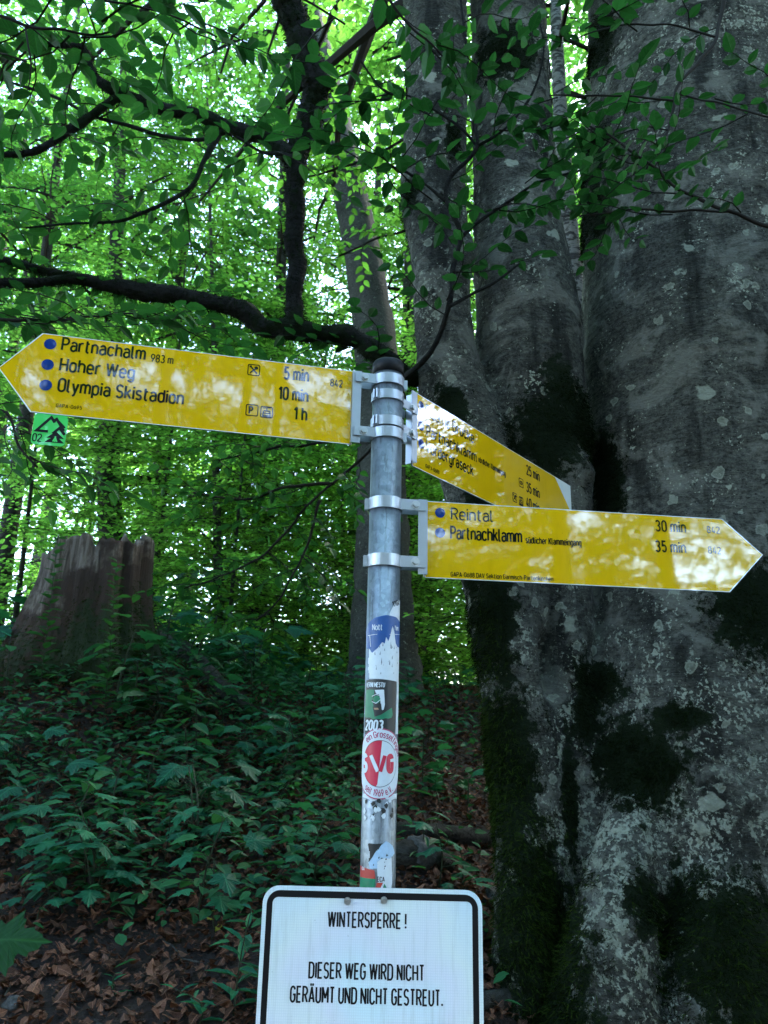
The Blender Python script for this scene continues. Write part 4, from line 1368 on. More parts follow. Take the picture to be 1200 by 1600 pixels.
# root ridges
for (q0, q1, q2), ra in ((((790, 1150, 3.0), (815, 1400, 2.85), (800, 1700, 2.75)), .10), (((1000, 1200, 3.0), (960, 1450, 2.75), (930, 1750, 2.6)), .16), (((1120, 1250, 2.95), (1130, 1500, 2.72), (1140, 1800, 2.55)), .20)):
    ps = smooth_path([P(*q0), P(*q1), P(*q2)], 6)
    tube(g, ps - BO, np.linspace(ra * .5, ra * 1.2, len(ps)), 20, 0, True)
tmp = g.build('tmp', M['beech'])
md = tmp.modifiers.new('r', 'REMESH')
md.mode = 'VOXEL'
md.voxel_size = .016
dg = bpy.context.evaluated_depsgraph_get()
me = bpy.data.meshes.new_from_object(tmp.evaluated_get(dg))
me.name = 'trunk'
bpy.data.objects.remove(tmp)
nv = len(me.vertices)
co = np.empty(nv * 3, np.float32); me.vertices.foreach_get('co', co); co = co.reshape(-1, 3).astype(float)
# relax the voxel corners where the stems meet
ed = np.empty(len(me.edges) * 2, np.int32); me.edges.foreach_get('vertices', ed); ed = ed.reshape(-1, 2)
deg = np.bincount(ed.ravel(), minlength=nv)[:, None]
for it in range(8):
    s_ = np.zeros_like(co)
    np.add.at(s_, ed[:, 0], co[ed[:, 1]]); np.add.at(s_, ed[:, 1], co[ed[:, 0]])
    co = co * .4 + .6 * s_ / np.maximum(deg, 1)
me.vertices.foreach_set('co', co.astype(np.float32).ravel()); me.update()
nr = np.empty(nv * 3, np.float32); me.vertices.foreach_get('normal', nr); nr = nr.reshape(-1, 3).astype(float)
wc = co + BO
def nz(scale, zs=1.0, off=0.0):
    return np.array([noise.noise((p[0] * scale + off, p[1] * scale, p[2] * scale * zs)) for p in wc])
low = np.clip((1.95 - wc[:, 2]) / .8, 0, 1)
disp = .022 * nz(2.2, .5) + .012 * nz(6.0, .7, 3) + .006 * nz(16, 1.6, 7) * (1 + low) + .004 * nz(34, 2.2, 9)
def blob(px, py, Y_, rx, rz, ry=.5):
    c = P(px, py, Y_)
    d = ((wc[:, 0] - c[0]) / rx) ** 2 + ((wc[:, 2] - c[2]) / rz) ** 2 + ((wc[:, 1] - c[1]) / ry) ** 2
    return np.exp(-d)
# the hole in the middle stem and the groove above it
disp -= .11 * blob(860, 1035, 3.0, .032, .13, .4) + .03 * blob(864, 950, 3.0, .02, .30, .4) + .025 * blob(742, 820, 2.95, .03, .3, .4)
# branch collar scars
for q in ((905, 735, 3.0, .07, .06), (725, 400, 3.0, .05, .07), (800, 90, 3.05, .10, .12), (960, 650, 2.95, .09, .1), (1180, 430, 3.0, .07, .07)):
    disp += .035 * blob(*q, .35)
co += nr * disp[:, None]
me.vertices.foreach_set('co', co.astype(np.float32).ravel())
wc = co + BO
moss = np.zeros(nv)
for q in ((790, 90, 3.0, .20, .26), (850, 690, 3.0, .22, .26), (905, 660, 3.0, .14, .20), (870, 620, 3.0, .12, .2), (770, 970, 2.9, .12, .34), (790, 1200, 2.9, .16, .42), (830, 1450, 2.9, .20, .45), (850, 1600, 2.8, .2, .3),
          (1000, 1190, 2.85, .19, .22), (935, 1100, 2.85, .09, .24), (960, 1060, 2.85, .10, .12), (1060, 1120, 2.85, .12, .06), (900, 1250, 2.85, .05, .30), (990, 1400, 2.8, .11, .12), (1120, 1480, 2.75, .30, .30), (1160, 1600, 2.7, .32, .32), (1190, 860, 3.0, .10, .22), (1195, 450, 3.0, .07, .16),
          (705, 230, 2.95, .05, .16), (640, 310, 2.95, .05, .14), (700, 650, 2.9, .10, .22), (945, 30, 3.1, .08, .3), (935, 200, 3.1, .07, .3), (940, 300, 3.1, .06, .3), (950, 750, 3.1, .06, .3), (1150, 960, 2.9, .2, .25), (745, 830, 2.9, .08, .4)  ):
    moss = np.maximum(moss, blob(q[0], q[1], q[2], q[3] * .86, q[4] * .86, .6) * 1.05)
moss[(wc[:, 2] > 2.6)] *= .95
lich = .25 * np.clip(nz(1.6, .7, 21), -1, 1) + .55 * np.exp(-((wc[:, 2] - 1.35) / .75) ** 2) - .05
lich += .5 * blob(1080, 60, 3.0, .5, .5, .6) + .25 * blob(670, 420, 2.9, .15, .5, .5) + .45 * blob(960, 1480, 2.8, .18, .5, .6) + .4 * blob(810, 1000, 2.9, .08, .3, .5)
for nm, arr in (('moss', moss), ('lich', lich)):
    at = me.attributes.new(nm, 'FLOAT', 'POINT'); at.data.foreach_set('value', arr.astype(np.float32))
me.polygons.foreach_set('use_smooth', np.ones(len(me.polygons), bool))
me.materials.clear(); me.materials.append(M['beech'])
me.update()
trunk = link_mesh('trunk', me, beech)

def fuzz(g, pos, nrm, n, ln, wd, r, prob=None, hang=.5, mi=0):
    """short moss shoots standing off a surface"""
    idx = r.choice(len(pos), n, p=prob)
    p = pos[idx] + r.normal(0, .006, (n, 3))
    d = nrm[idx] + r.normal(0, .55, (n, 3)) + np.array([0, 0, -hang])
    d /= np.linalg.norm(d, axis=1)[:, None]
    sd_ = np.cross(d, r.normal(0, 1, (n, 3))); sd_ /= np.linalg.norm(sd_, axis=1)[:, None] + 1e-9
    L_ = ln * r.uniform(.4, 1.25, n)[:, None]
    a, b, c = p - sd_ * wd - d * .004, p + sd_ * wd - d * .004, p + d * L_ + np.array([0, 0, -.25]) * L_
    V = np.stack([a, b, c], 1).reshape(-1, 3)
    g.add(V, np.arange(3 * n).reshape(-1, 3), mi)
r_m = np.random.default_rng(5)
vis = (nr[:, 1] < .35)
pm = np.clip(moss - .36 + .6 * nz(9, 1, 4), 0, 1) * vis
g = Geo()
fuzz(g, co, nr, 60000, .020, .0016, r_m, pm / pm.sum(), .5)
g.build('moss', M['moss'], beech)
mg = np.clip(blob(830, 1450, 2.9, .22, .5, .6) + blob(760, 1150, 2.9, .10, .5, .6) + .7 * blob(1130, 1500, 2.75, .3, .3, .6) + .5 * blob(960, 640, 2.95, .08, .1, .4) - .25, 0, 1) * np.clip(moss - .2, 0, 1) * vis
g = Geo()
fuzz(g, co, nr, 16000, .022, .0016, r_m, mg / mg.sum(), .4)
g.build('moss', M['moss_green'], beech)

# the boughs, their moss, twigs and leaves
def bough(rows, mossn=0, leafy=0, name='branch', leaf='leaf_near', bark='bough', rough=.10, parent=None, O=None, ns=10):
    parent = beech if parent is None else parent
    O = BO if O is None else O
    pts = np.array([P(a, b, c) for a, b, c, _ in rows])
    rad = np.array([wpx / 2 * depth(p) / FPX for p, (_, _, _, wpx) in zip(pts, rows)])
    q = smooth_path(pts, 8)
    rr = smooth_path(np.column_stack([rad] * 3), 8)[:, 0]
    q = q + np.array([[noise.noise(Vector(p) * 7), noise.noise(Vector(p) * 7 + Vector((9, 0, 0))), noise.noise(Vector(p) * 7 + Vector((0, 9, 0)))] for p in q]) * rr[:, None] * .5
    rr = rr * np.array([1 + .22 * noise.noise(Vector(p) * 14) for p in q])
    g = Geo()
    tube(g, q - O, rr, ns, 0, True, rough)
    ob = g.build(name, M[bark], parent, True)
    if mossn:
        at = ob.data.attributes.new('moss', 'FLOAT', 'POINT')
        at.data.foreach_set('value', np.array([.42 + .5 * noise.noise(v_.co * 5) for v_ in ob.data.vertices], np.float32))
        vv = np.concatenate(g.V)
        cen = q[np.minimum(np.arange(len(vv)) // ns, len(q) - 1)] - O
        nn = vv - cen; nn /= np.linalg.norm(nn, axis=1)[:, None] + 1e-9
        gm = Geo()
        fuzz(gm, vv, nn, int(mossn * 1.4), .022, .0011, r_m, None, .15)
        gm.build('moss', M['moss'], ob)
    if leafy:
        gl_ = Geo()
        leaf_along(gl_, q - O, leafy, .078, r_m)
        gl_.build('leaves', [M[leaf], M['twig']], ob)
    return ob, q

def leaf_along(g, q, n, size, r, hang=.35, t0=.1, twig=.16, lib=None):
    """short leafy twigs set along a branch"""
    t = np.sort(r.uniform(t0, 1, n)) * (len(q) - 1)
    i = np.minimum(t.astype(int), len(q) - 2)
    p = q[i] + (q[i + 1] - q[i]) * (t - i)[:, None]
    d = q[i + 1] - q[i]
    d /= np.linalg.norm(d, axis=1)[:, None] + 1e-9
    a = r.uniform(0, 2 * PI, n)
    out = np.column_stack([np.cos(a), np.sin(a) * .7, r.uniform(-hang * .6, .3, n)]) + d * .5
    ups = np.column_stack([r.normal(0, .25, n), r.normal(.22, .2, n), np.ones(n)])
    put_sprays(g, lib or SPRH, p, out, ups, size / .082 * r.uniform(.75, 1.15, n), r)

Yb = 2.95
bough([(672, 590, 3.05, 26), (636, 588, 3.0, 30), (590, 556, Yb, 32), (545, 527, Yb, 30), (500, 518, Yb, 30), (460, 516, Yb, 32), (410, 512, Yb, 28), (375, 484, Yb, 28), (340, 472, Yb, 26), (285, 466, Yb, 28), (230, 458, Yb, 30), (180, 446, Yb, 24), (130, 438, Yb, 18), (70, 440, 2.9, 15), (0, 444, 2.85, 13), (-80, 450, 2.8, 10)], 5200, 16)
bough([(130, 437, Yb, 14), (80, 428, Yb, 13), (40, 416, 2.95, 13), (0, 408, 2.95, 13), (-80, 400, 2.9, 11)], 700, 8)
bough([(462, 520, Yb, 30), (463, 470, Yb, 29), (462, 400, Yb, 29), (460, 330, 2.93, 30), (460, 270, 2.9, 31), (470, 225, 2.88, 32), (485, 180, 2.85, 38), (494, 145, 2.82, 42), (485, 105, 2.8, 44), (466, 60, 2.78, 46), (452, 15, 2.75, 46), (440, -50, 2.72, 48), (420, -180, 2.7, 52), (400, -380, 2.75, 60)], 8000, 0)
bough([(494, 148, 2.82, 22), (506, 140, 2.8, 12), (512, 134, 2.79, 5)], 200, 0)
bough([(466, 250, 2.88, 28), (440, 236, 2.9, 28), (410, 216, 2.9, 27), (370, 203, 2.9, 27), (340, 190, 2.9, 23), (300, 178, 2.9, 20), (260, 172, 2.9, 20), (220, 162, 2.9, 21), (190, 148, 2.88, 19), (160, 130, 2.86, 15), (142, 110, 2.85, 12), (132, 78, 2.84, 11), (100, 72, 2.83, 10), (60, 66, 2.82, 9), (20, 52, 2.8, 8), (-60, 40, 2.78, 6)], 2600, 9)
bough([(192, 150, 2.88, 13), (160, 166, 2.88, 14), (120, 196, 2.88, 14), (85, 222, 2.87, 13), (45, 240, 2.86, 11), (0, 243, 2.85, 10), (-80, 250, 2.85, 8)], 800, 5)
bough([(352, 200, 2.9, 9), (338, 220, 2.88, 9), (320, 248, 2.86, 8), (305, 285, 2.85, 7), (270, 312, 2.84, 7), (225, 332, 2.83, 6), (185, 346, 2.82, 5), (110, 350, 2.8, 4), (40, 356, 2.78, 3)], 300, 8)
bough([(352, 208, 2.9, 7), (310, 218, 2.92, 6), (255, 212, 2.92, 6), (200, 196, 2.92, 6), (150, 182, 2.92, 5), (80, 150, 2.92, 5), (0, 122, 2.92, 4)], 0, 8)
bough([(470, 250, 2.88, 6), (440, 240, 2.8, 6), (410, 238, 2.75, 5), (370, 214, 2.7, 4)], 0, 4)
# slim twigs in front of the stems
bough([(612, 600, 3.0, 9), (650, 575, 2.7, 9), (685, 530, 2.6, 8), (702, 470, 2.5, 8), (708, 420, 2.5, 8), (720, 370, 2.5, 8), (708, 335, 2.48, 8), (696, 308, 2.48, 7), (704, 275, 2.48, 7), (745, 232, 2.45, 6), (738, 180, 2.45, 6), (730, 90, 2.42, 5), (722, 20, 2.4, 4), (716, -60, 2.4, 3)], 0, 9)
bough([(720, 372, 2.5, 6), (750, 345, 2.5, 6), (800, 312, 2.48, 5), (840, 285, 2.45, 4), (900, 268, 2.42, 4), (960, 255, 2.4, 3)], 0, 6)
bough([(696, 315, 2.48, 5), (660, 285, 2.5, 4), (620, 262, 2.5, 4), (585, 262, 2.5, 3)], 0, 8)
bough([(748, 232, 2.45, 4), (720, 200, 2.42, 4), (680, 172, 2.4, 4), (640, 150, 2.38, 3), (600, 142, 2.35, 3), (560, 90, 2.3, 3)], 0, 6)
bough([(702, 478, 2.5, 6), (740, 458, 2.5, 5), (775, 440, 2.48, 5), (812, 412, 2.45, 3)], 0, 0)
bough([(748, 228, 2.45, 5), (790, 200, 2.4, 4), (830, 150, 2.38, 4), (850, 80, 2.36, 3), (840, 20, 2.34, 3)], 0, 4)
# the crown overhead
g = Geo()
r_c = np.random.default_rng(77)
nS = 2300
a = r_c.uniform(0, 2 * PI, nS)
rad_ = 6.2 * np.sqrt(r_c.uniform(0, 1, nS))
cx_, cy_ = .6 + rad_ * np.cos(a), 2.5 + rad_ * np.sin(a)
lay = r_c.integers(0, 5, nS)
cz_ = 7.0 + lay * 1.25 + r_c.normal(0, .22, nS) - .035 * rad_ ** 2 + 1.2
dd = np.column_stack([np.cos(a + r_c.normal(0, .8, nS)), np.sin(a + r_c.normal(0, .8, nS)), r_c.normal(-.15, .15, nS)])
uu = np.column_stack([r_c.normal(0, .2, nS), r_c.normal(0, .2, nS), np.ones(nS)])
put_sprays(g, SPR, np.column_stack([cx_, cy_, cz_]) - BO, dd, uu, r_c.uniform(1.0, 1.7, nS), r_c)
for k in range(46):
    z0 = r_c.uniform(5.8, 10)
    sp_ = STEMS[k % 3]
    z0 = min(z0, sp_[:, 2].max() - .05)
    b = sp_[int(np.argmin(np.abs(sp_[:, 2] - z0)))]; aa = r_c.uniform(0, 2 * PI); L_ = r_c.uniform(3, 6)
    t = np.linspace(0, 1, 8)
    q = b + np.column_stack([math.cos(aa) * L_ * t, math.sin(aa) * L_ * t, L_ * (.45 * t - .25 * t * t)]) + r_c.normal(0, .06, (8, 3)) * t[:, None]
    tube(g, q - BO, np.linspace(.06, .01, 8), 6, 1, False)
g.build('crown', [M['leaf_far'], M['twig']], beech)

# ------------------------------------------------------------------ overhanging leafy branches that come in from outside the frame
def hanging(label, rows_list, nleaf, size=.082, seed=1, lib=None, leaf='leaf_near'):
    O = np.array(P(*rows_list[0][0][:3]))
    root = empty('leafy_branch', tuple(O))
    tag(root, label, 'branch')
    r = np.random.default_rng(seed)
    g = Geo(); gl_ = Geo()
    for rows, n in zip(rows_list, nleaf):
        pts = np.array([P(a, b, c) for a, b, c, _ in rows])
        rad = np.array([wpx / 2 * depth(p) / FPX for p, (_, _, _, wpx) in zip(pts, rows)])
        q = smooth_path(pts, 6); rr = smooth_path(np.column_stack([rad] * 3), 6)[:, 0]
        q = q + np.array([[noise.noise(Vector(p) * 9), noise.noise(Vector(p) * 9 + Vector((5, 0, 0))), noise.noise(Vector(p) * 9 + Vector((0, 5, 0)))] for p in q]) * .012
        tube(g, q - O, rr, 6, 0, True, .08)
        if n: leaf_along(gl_, q - O, n, size, r, lib=lib)
    g.build('twig', M['twig'], root, True)
    gl_.build('leaves', [M[leaf], M['twig']], root)
    return root
hanging('dark leafy twig hanging down in front of the thick right stem',
        [[(1136, -120, 2.3, 8), (1132, 0, 2.3, 7), (1118, 60, 2.3, 6), (1090, 100, 2.28, 6), (1056, 135, 2.27, 5), (1050, 185, 2.26, 5), (1030, 225, 2.25, 4), (1012, 268, 2.24, 3)],
         [(1300, 390, 2.2, 8), (1200, 352, 2.2, 7), (1140, 332, 2.2, 6), (1090, 310, 2.2, 6), (1050, 290, 2.2, 5), (1020, 260, 2.2, 5), (970, 225, 2.2, 4), (910, 190, 2.2, 3)],
         [(1140, 332, 2.2, 4), (1050, 328, 2.22, 4), (960, 330, 2.25, 3), (880, 338, 2.28, 2)],
         [(1050, 160, 2.26, 4), (980, 150, 2.26, 3), (920, 148, 2.26, 3), (860, 150, 2.26, 2)],
         [(1060, 150, 2.26, 3), (1130, 165, 2.24, 3), (1200, 180, 2.2, 3), (1260, 190, 2.2, 2)],
         [(1120, 60, 2.3, 4), (1060, 40, 2.3, 3), (980, 40, 2.3, 3), (900, 60, 2.3, 2)]],
        [5, 9, 5, 4, 5, 4], .068, 41)
hanging('dark overhanging twig of broad leaves in the upper left corner',
        [[(-150, -60, 1.9, 7), (-40, 10, 1.9, 6), (40, 40, 1.9, 5), (110, 50, 1.9, 4), (180, 48, 1.9, 3)],
         [(-40, -60, 1.9, 6), (60, -20, 1.9, 5), (160, 0, 1.9, 4), (260, 20, 1.95, 3), (340, 60, 2.0, 3)],
         [(300, -120, 1.9, 6), (380, -40, 1.95, 5), (470, 0, 2.0, 4), (540, 40, 2.05, 3)],
         [(560, -100, 2.0, 6), (600, -20, 2.0, 5), (640, 40, 2.05, 4), (690, 90, 2.1, 3)],
         [(40, 40, 1.9, 3), (50, 90, 1.9, 3), (40, 140, 1.92, 2)]],
        [7, 8, 2, 3, 4], .088, 42)
hanging('leafy twig reaching in from the left below the lower bough',
        [[(-120, 470, 2.5, 7), (0, 500, 2.5, 6), (90, 500, 2.55, 5), (170, 490, 2.6, 4), (250, 500, 2.65, 3)],
         [(-100, 690, 2.6, 6), (0, 640, 2.6, 5), (30, 700, 2.6, 4), (60, 730, 2.6, 3)]],
        [14, 8], .075, 43)
hanging('leafy low branch sweeping across behind the post under the left sign',
        [[(640, 640, 4.2, 6), (560, 720, 4.3, 5), (490, 780, 4.3, 4), (430, 850, 4.4, 4), (370, 890, 4.5, 3), (290, 920, 4.6, 2)],
         [(520, 755, 4.3, 6), (450, 760, 4.3, 5), (380, 780, 4.4, 4), (300, 770, 4.4, 3)],
         [(620, 660, 4.2, 6), (520, 690, 4.2, 5), (430, 700, 4.2, 4), (340, 720, 4.2, 3)],
         [(500, 780, 4.3, 5), (480, 850, 4.4, 4), (440, 930, 4.4, 3), (400, 970, 4.4, 3)]],
        [18, 11, 11, 9], .085, 44)

hanging('light green leafy spray crossing the leaning grey trunk above the lower bough',
        [[(760, 120, 5.6, 7), (680, 180, 5.6, 6), (610, 230, 5.6, 5), (540, 260, 5.6, 4), (470, 280, 5.6, 3)],
         [(740, 330, 5.6, 6), (670, 350, 5.6, 5), (600, 370, 5.6, 4), (530, 400, 5.6, 3)],
         [(700, 60, 5.7, 6), (620, 90, 5.7, 5), (550, 110, 5.7, 4), (480, 150, 5.7, 3)]],
        [26, 20, 24], .085, 45, leaf='leaf_far')

# ------------------------------------------------------------------ rotten stump
sc_ = P(142, 1010, 5.2)
stump = empty('tree_stump', (sc_[0], sc_[1], float(ground(sc_[0], sc_[1]))))
tag(stump, 'broad rotten stump with splintered grey wood and mossy flanks on the slope', 'tree stump')
SO = np.array(stump.location)
ztopS = P(140, 838, 5.0)[2]
g = Geo()
na, nh = 96, 40
hh = np.linspace(-.35, 1, nh)
ang = np.arange(na) * 2 * PI / na
Hs = ztopS - SO[2]
rimh = Hs * (1 + .05 * np.sin(ang * 3 + 1) + .015 * np.sin(ang * 9 + 2) + .012 * rng.normal(0, 1, na) - .10 * np.exp(-((ang - 4.9) / .10) ** 2) - .07 * np.exp(-((ang - 4.2) / .06) ** 2) - .10 * np.clip(-np.cos(ang - .4), 0, 1))
V = []
for h in hh:
    zrel = np.where(h > 0, h * rimh, h)
    rad = .305 + .12 * np.exp(-np.clip(zrel, 0, 9) / .28) + .05 * np.sin(ang * 5 + .8) * np.exp(-np.clip(zrel, 0, 9) / .5) + .02 * np.sin(ang * 11) + .010 * np.sin(ang * 23 + h * 2)
    rad = rad + .26 * np.clip(np.cos(ang - PI * .97), 0, 1) ** 4 * np.exp(-np.clip(zrel, 0, 9) / .5)
    rad = rad + .012 * np.array([noise.noise((math.cos(a) * 5, math.sin(a) * 5, h * 2.2)) for a in ang]) * 2
    V.append(np.column_stack([rad * np.cos(ang), rad * np.sin(ang), zrel]))
for k_, dz in ((.80, -.03), (.55, -.14), (.25, -.20), (.02, -.22)):
    top = V[nh - 1]
    V.append(np.column_stack([top[:, 0] * k_, top[:, 1] * k_, top[:, 2] + dz + .05 * rng.normal(0, 1, na) * (k_ > .3)]))
V = np.concatenate(V)
k = np.arange(na)
F = np.concatenate([np.column_stack([i * na + k, i * na + (k + 1) % na, (i + 1) * na + (k + 1) % na, (i + 1) * na + k]) for i in range(nh + 3)])
mo = np.clip(1.05 - V[:, 2] / Hs * 1.0, 0, 1) ** 1.2 * .95 + .30 * np.clip(np.cos(np.arctan2(V[:, 1], V[:, 0]) - PI * 1.9) * 1.6, -.2, 1)
g.add(V, F, 0, moss=mo)
st_b = g.build('wood', M['stump'], stump, True)
nrS = V.copy(); nrS[:, 2] = .1; nrS /= np.linalg.norm(nrS, axis=1)[:, None] + 1e-9
pm = np.clip(mo - .55, 0, 1); pm[nh * na:] = 0
g = Geo()
fuzz(g, V, nrS, 9000, .03, .003, r_m, pm / pm.sum(), .5)
g.build('moss', M['moss_green'], stump)

# ------------------------------------------------------------------ litter, logs, stones
r_l = np.random.default_rng(9)
nL = 90000
lx = r_l.uniform(-4.2, 3.2, nL); ly = 1.5 + 7.0 * r_l.uniform(0, 1, nL) ** 1.6
lz = ground(lx, ly) + r_l.uniform(.010, .036, nL)
a = r_l.uniform(0, 2 * PI, nL)
dd = np.column_stack([np.cos(a), np.sin(a), r_l.normal(0, .22, nL)])
uu = np.column_stack([r_l.normal(0, .35, nL), r_l.normal(0, .35, nL) - .2, np.ones(nL) * r_l.choice([1, -1], nL)])
HL = leaf_hi(4)
curl = HL[0].copy(); curl[:, 2] *= 1.5; curl[:, 0] *= 1.25; curl[:, 2] += .09 * np.sin(curl[:, 1] * 5)
g = Geo()
put_leaves(g, (curl, HL[1]), np.column_stack([lx, ly, lz]), dd, uu, r_l.choice([.7, 1, 1, 1.5], nL) * r_l.uniform(.020, .040, nL), 0, r_l.beta(1.1, 2.4, nL))
tag(g.build('leaf_litter', M['litter'], None), 'brown fallen leaves covering the forest floor', None, None, 'stuff')

g = Geo()
for k in range(260):
    x, y = r_l.uniform(-3.2, 2.0), 1.7 + 5 * r_l.uniform() ** 1.6
    a_, L_ = r_l.uniform(0, PI), r_l.uniform(.06, .35)
    t = np.linspace(-.5, .5, 5) * L_
    q = np.column_stack([x + np.cos(a_) * t, y + np.sin(a_) * t, np.zeros(5)])
    q[:, 2] = ground(q[:, 0], q[:, 1]) + r_l.uniform(.012, .03)
    q += r_l.normal(0, .006, q.shape)
    tube(g, q, np.linspace(1, .5, 5) * r_l.uniform(.0015, .005), 5)
tag(g.build('fallen_twigs', M['bark_grey'], None), 'small dead twigs scattered over the brown leaves', None, None, 'stuff')

def log(label, rows, name='fallen_log', bark='bark_dark', cat='log', ns=14):
    pts = np.array([P(a_, b_, c_) for a_, b_, c_, _ in rows])
    rad = np.array([wpx / 2 * depth(p) / FPX for p, (_, _, _, wpx) in zip(pts, rows)])
    q = smooth_path(pts, 6); rr = smooth_path(np.column_stack([rad] * 3), 6)[:, 0]
    q[:, 2] = np.minimum(q[:, 2], 9)
    O = q[len(q) // 2].copy()
    g = Geo(); tube(g, q - O, rr, ns, 0, True, .08)
    o = g.build(name, M[bark], None, True); o.location = tuple(O)
    tag(o, label, cat)
    return o
def gpt(px, py):
    """where the view line through a photo point meets the ground"""
    d = ray(px, py); d = d / d[1]
    lo_, hi_ = 1.2, 12.0
    for Y_ in np.arange(1.2, 12, .02):
        p = CAM + d * Y_
        if p[2] <= float(ground(p[0], p[1])): return Y_
    return 8.0
def glog(label, pts, **kw):
    return log(label, [(a_, b_, gpt(a_, b_ + w_ * .4), w_) for a_, b_, w_ in pts], **kw)
glog('dark fallen log lying on the litter just right of the post', [(560, 1296, 26), (640, 1300, 30), (710, 1306, 30), (775, 1312, 26)])
glog('short mossy log at the foot of the beech beside the white sign', [(745, 1566, 26), (790, 1562, 30), (850, 1560, 26)])
glog('dark half buried log below the first log, left of the beech', [(600, 1340, 34), (650, 1336, 46), (700, 1350, 30)])
glog('pale dry stick on the brown leaves in the lower left', [(98, 1556, 6), (118, 1572, 7), (140, 1590, 7), (160, 1604, 6)], name='dry_stick', bark='bark_grey', cat='stick', ns=6)
glog('moss covered root running down the slope right of the stump', [(255, 990, 30), (300, 1030, 32), (345, 1075, 30), (400, 1120, 22)], name='mossy_root', cat='root')

def rock(label, px, py, s, seed):
    Y_ = gpt(px, py + s * .3)
    c = P(px, py, Y_)
    rr = s / 2 * depth(c) / FPX
    r = np.random.default_rng(seed)
    na_, nh_ = 20, 12
    V = []
    for i in range(nh_ + 1):
        th = PI * i / nh_
        for k_ in range(na_):
            ph = 2 * PI * k_ / na_
            d = np.array([math.sin(th) * math.cos(ph), math.sin(th) * math.sin(ph), math.cos(th)])
            m_ = 1 + .45 * noise.noise(Vector(d) * 1.6 + Vector((seed, 0, 0))) + .12 * noise.noise(Vector(d) * 5 + Vector((seed, 0, 0)))
            V.append(d * rr * m_ * np.array([1, 1, .85]))
    k_ = np.arange(na_)
    F = np.concatenate([np.column_stack([i * na_ + k_, (i + 1) * na_ + k_, (i + 1) * na_ + (k_ + 1) % na_, i * na_ + (k_ + 1) % na_]) for i in range(nh_)])
    g = Geo(); g.add(V, F)
    o = g.build('rock', M['rock'], None, True); o.location = tuple(c)
    tag(o, label, 'rock')
rock('grey stone lying between the white sign and the beech', 778, 1408, 52, 2)
rock('small brown stone among the leaves at lower left', 20, 1568, 26, 5)
rock('dark mossy boulder on the slope right of the post', 655, 1335, 60, 8)

# ------------------------------------------------------------------ undergrowth: maple seedlings
def seedling(h, nl, size, seed, tpl=MP, leaf='leaf_maple'):
    r = np.random.default_rng(seed)
    root = empty('maple_seedling')
    g = Geo()
    pts = smooth_path([(0, 0, -.05), (r.normal(0, .02), r.normal(0, .02), h * .5), (r.normal(0, .04), r.normal(0, .04), h)], 4)
    tube(g, pts, np.linspace(.004, .002, len(pts)), 5)
    gl_ = Geo()
    pos, dirs, ups, sz = [], [], [], []
    for i in range(nl):
        lev = i // 2
        z0 = h * (1 - .22 * lev) if lev < 4 else h * .3
        a = (i % 2) * PI + lev * 1.57 + r.uniform(-.4, .4)
        b = np.array([np.interp(z0, pts[:, 2], pts[:, 0]), np.interp(z0, pts[:, 2], pts[:, 1]), z0])
        pl = size * r.uniform(.6, 1.2)
        e = b + np.array([math.cos(a) * pl, math.sin(a) * pl, pl * r.uniform(.1, .5)])
        tube(g, np.array([b, (b + e) / 2 + (0, 0, .008), e]), .0012, 4)
        pos.append(e); dirs.append((math.cos(a), math.sin(a), r.uniform(-.35, .0)))
        ups.append((r.normal(0, .2), r.normal(0, .2) - .15, 1)); sz.append(size * r.uniform(.75, 1.2))
    put_leaves(gl_, tpl, pos, dirs, ups, sz)
    g.build('stem', M['stem'], root, True)
    gl_.build('leaves', M[leaf], root)
    return root
SEED = [seedling(.10 + .045 * k, 5 + k, .085 + .006 * (k % 3), 60 + k) for k in range(5)] + [seedling(.15, 8, .075, 70, HI, 'leaf_herb'), seedling(.26, 10, .07, 71, HI, 'leaf_herb'), seedling(.12, 10, .045, 72, HI), seedling(.2, 12, .08, 73, LN, 'leaf_herb')]
SL = 'low green seedling with broad dark leaves in the undergrowth of the slope'
for s in SEED: tag(s, SL, 'seedling', 'green seedlings on the slope')
r_s2 = np.random.default_rng(14)
taken = set(); cnt = 0
def dens(px, py):
    """photo's patches of green: thick left of the post, thin to its right, bare at the bottom"""
    d = 0
    d = max(d, 1.0 if px < 560 and 1010 < py < 1490 else 0)
    if px < 330 and py > 1465 - .03 * px: d *= .06
    if px < 90 and py > 1250: d *= .3
    if py > 1500: d = .10 if px > 300 else .03
    if px > 560 and py < 1280: d = .28
    if px > 560 and py >= 1280: d = .10
    return d
while cnt < 285:
    y = 1.9 + 5.6 * r_s2.uniform() ** 1.25
    x = r_s2.uniform(-.62 * y - .2, .30 * y)
    z = float(ground(x, y))
    q = np.array([x, y, z]) - CAM
    px, py = 600 + FPX * (q @ RT) / (q @ FWD), 800 - FPX * (q @ UP) / (q @ FWD)
    if r_s2.uniform() > dens(px, py): continue
    if math.hypot(x - SO[0], y - SO[1]) < .5 or math.hypot(x - PX, y - PY_) < .25 or (x > .42 and y < 4) or (px > 560 and y < 2.7): continue
    k = int(r_s2.integers(0, len(SEED)))
    o = SEED[k] if k not in taken else copy_tree(SEED[k])
    taken.add(k)
    o.location = (x, y, z); o.rotation_euler = (r_s2.normal(-.0, .08) + .10, r_s2.normal(0, .1), r_s2.uniform(0, 6.28))
    sc1 = r_s2.uniform(.8, 1.4) * (1.5 if y > 4.3 and x < -.9 else 1)
    o.scale = (sc1,) * 3
    cnt += 1

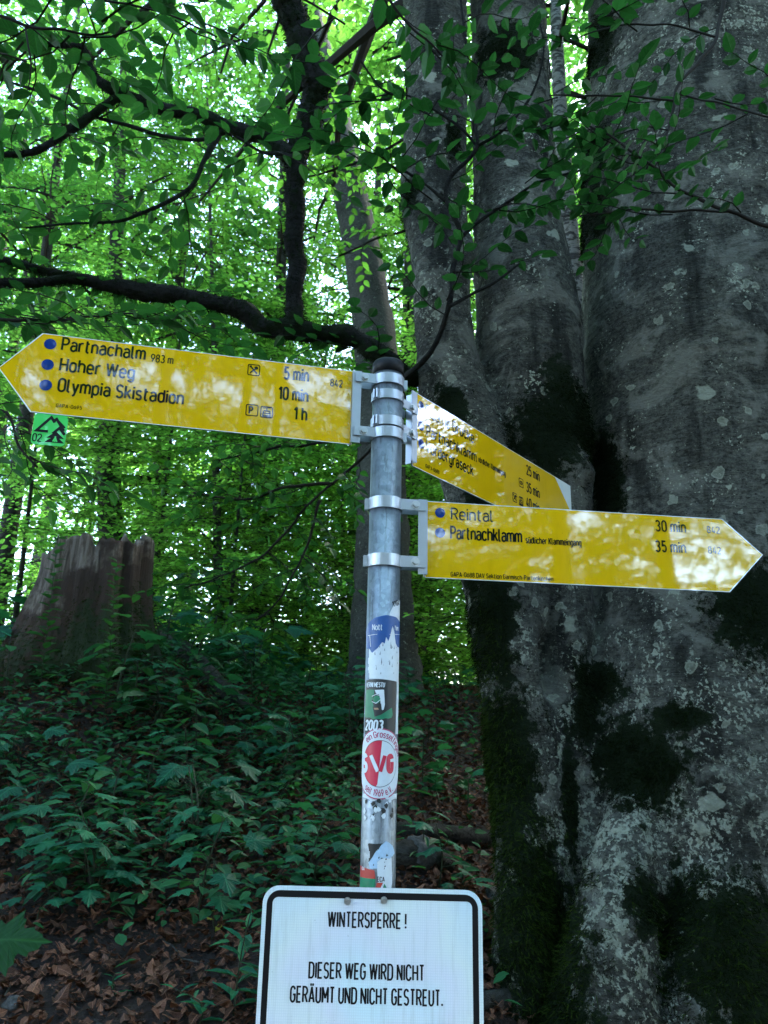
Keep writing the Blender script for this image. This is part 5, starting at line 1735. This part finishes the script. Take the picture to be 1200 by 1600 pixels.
def plant(label, px, py, h, nl, size, tpl, seed, leaf='leaf_maple', name='leafy_plant'):
    Y_ = gpt(px, py)
    c = P(px, py, Y_)
    r = np.random.default_rng(seed)
    root = empty(name, tuple(c))
    tag(root, label, 'plant')
    g = Geo(); gl_ = Geo()
    pts = smooth_path([(0, 0, -.05), (r.normal(0, .02), 0, h * .5), (r.normal(0, .05), -.02, h)], 4)
    tube(g, pts, np.linspace(.0032, .0014, len(pts)), 5)
    t = np.linspace(.15, 1, nl)
    b = np.column_stack([np.interp(t * h, pts[:, 2], pts[:, k_]) for k_ in range(3)])
    a = np.arange(nl) * 2.4 + r.uniform(-.3, .3, nl)
    put_leaves(gl_, tpl, b, np.column_stack([np.cos(a), np.sin(a), r.uniform(.1, .7, nl)]), np.column_stack([r.normal(0, .2, nl), r.normal(0, .2, nl), np.ones(nl)]), size * (1.15 - .5 * t))
    g.build('stem', M['stem'], root, True)
    gl_.build('leaves', M[leaf], root)
plant('tall slender plant with narrow pointed leaves left of the white sign', 362, 1600, .30, 15, .10, LN, 81)
plant('narrow leaved plant close to the left edge of the white sign', 392, 1585, .20, 10, .09, LN, 82)
plant('tiny green plant alone on the brown leaves at lower left', 190, 1560, .07, 6, .05, LN, 83)
plant('small plant with yellow leaves left of the white sign', 345, 1460, .10, 4, .035, MP, 84, 'leaf_yellow')
plant('low tuft of narrow leaves at the bottom edge left of the white sign', 300, 1604, .10, 10, .07, LN, 85)
plant('bushy broad leaved plant right of the post above the dark log', 690, 1260, .22, 10, .09, MP, 86)
plant('broad leaved plant beside the beech foot and dark log', 720, 1390, .16, 8, .07, HI, 87)
plant('tall thin bare-stemmed shrub in front of the rotten stump', 160, 1150, .95, 52, .085, HI, 88, 'leaf_near')
plant('tall thin leafy shrub left of the rotten stump', 60, 1100, 1.0, 52, .085, HI, 89, 'leaf_near')

# small green ground cover between them
nC = 14000
cx_ = r_l.uniform(-3.6, 1.2, nC * 3); cy_ = r_l.uniform(2.6, 8.0, nC * 3)
cz_ = ground(cx_, cy_)
Q = np.column_stack([cx_, cy_, cz_]) - CAM
pxs = 600 + FPX * (Q @ RT) / (Q @ FWD); pys = 800 - FPX * (Q @ UP) / (Q @ FWD)
kp = np.array([r_l.uniform() < dens(a_, b_) for a_, b_ in zip(pxs, pys)])
cx_, cy_, cz_ = cx_[kp][:nC], cy_[kp][:nC], cz_[kp][:nC]
nC = len(cx_)
a = r_l.uniform(0, 2 * PI, nC)
g = Geo()
put_leaves(g, HI, np.column_stack([cx_, cy_, cz_ + r_l.uniform(.03, .16, nC)]), np.column_stack([np.cos(a), np.sin(a), r_l.normal(-.1, .2, nC)]),
           np.column_stack([r_l.normal(0, .25, nC), r_l.normal(-.2, .25, nC), np.ones(nC)]), r_l.uniform(.03, .072, nC))
tag(g.build('ground_cover', M['leaf_herb'], None), 'small green leaves of low ground cover on the slope', None, None, 'stuff')

# the blurred maple leaf that pokes in at the lower left
O = P(-14, 1470, 1.25)
ml = empty('maple_leaf', tuple(O))
tag(ml, 'single large dark maple leaf poking in at the lower left edge', 'leaf')
g = Geo()
put_leaves(g, MP, [(0, 0, 0)], [(1, .12, .02)], [(0, -.75, .6)], [.080], 0, np.array([.3]))
g.build('blade', M['leaf_near'], ml, False)
g = Geo()
tube(g, smooth_path([(-.25, -.02, -.06), (-.12, 0, -.01), (.002, 0, 0)], 5), .0014, 5)
g.build('leaf_stalk', M['stem'], ml, True)
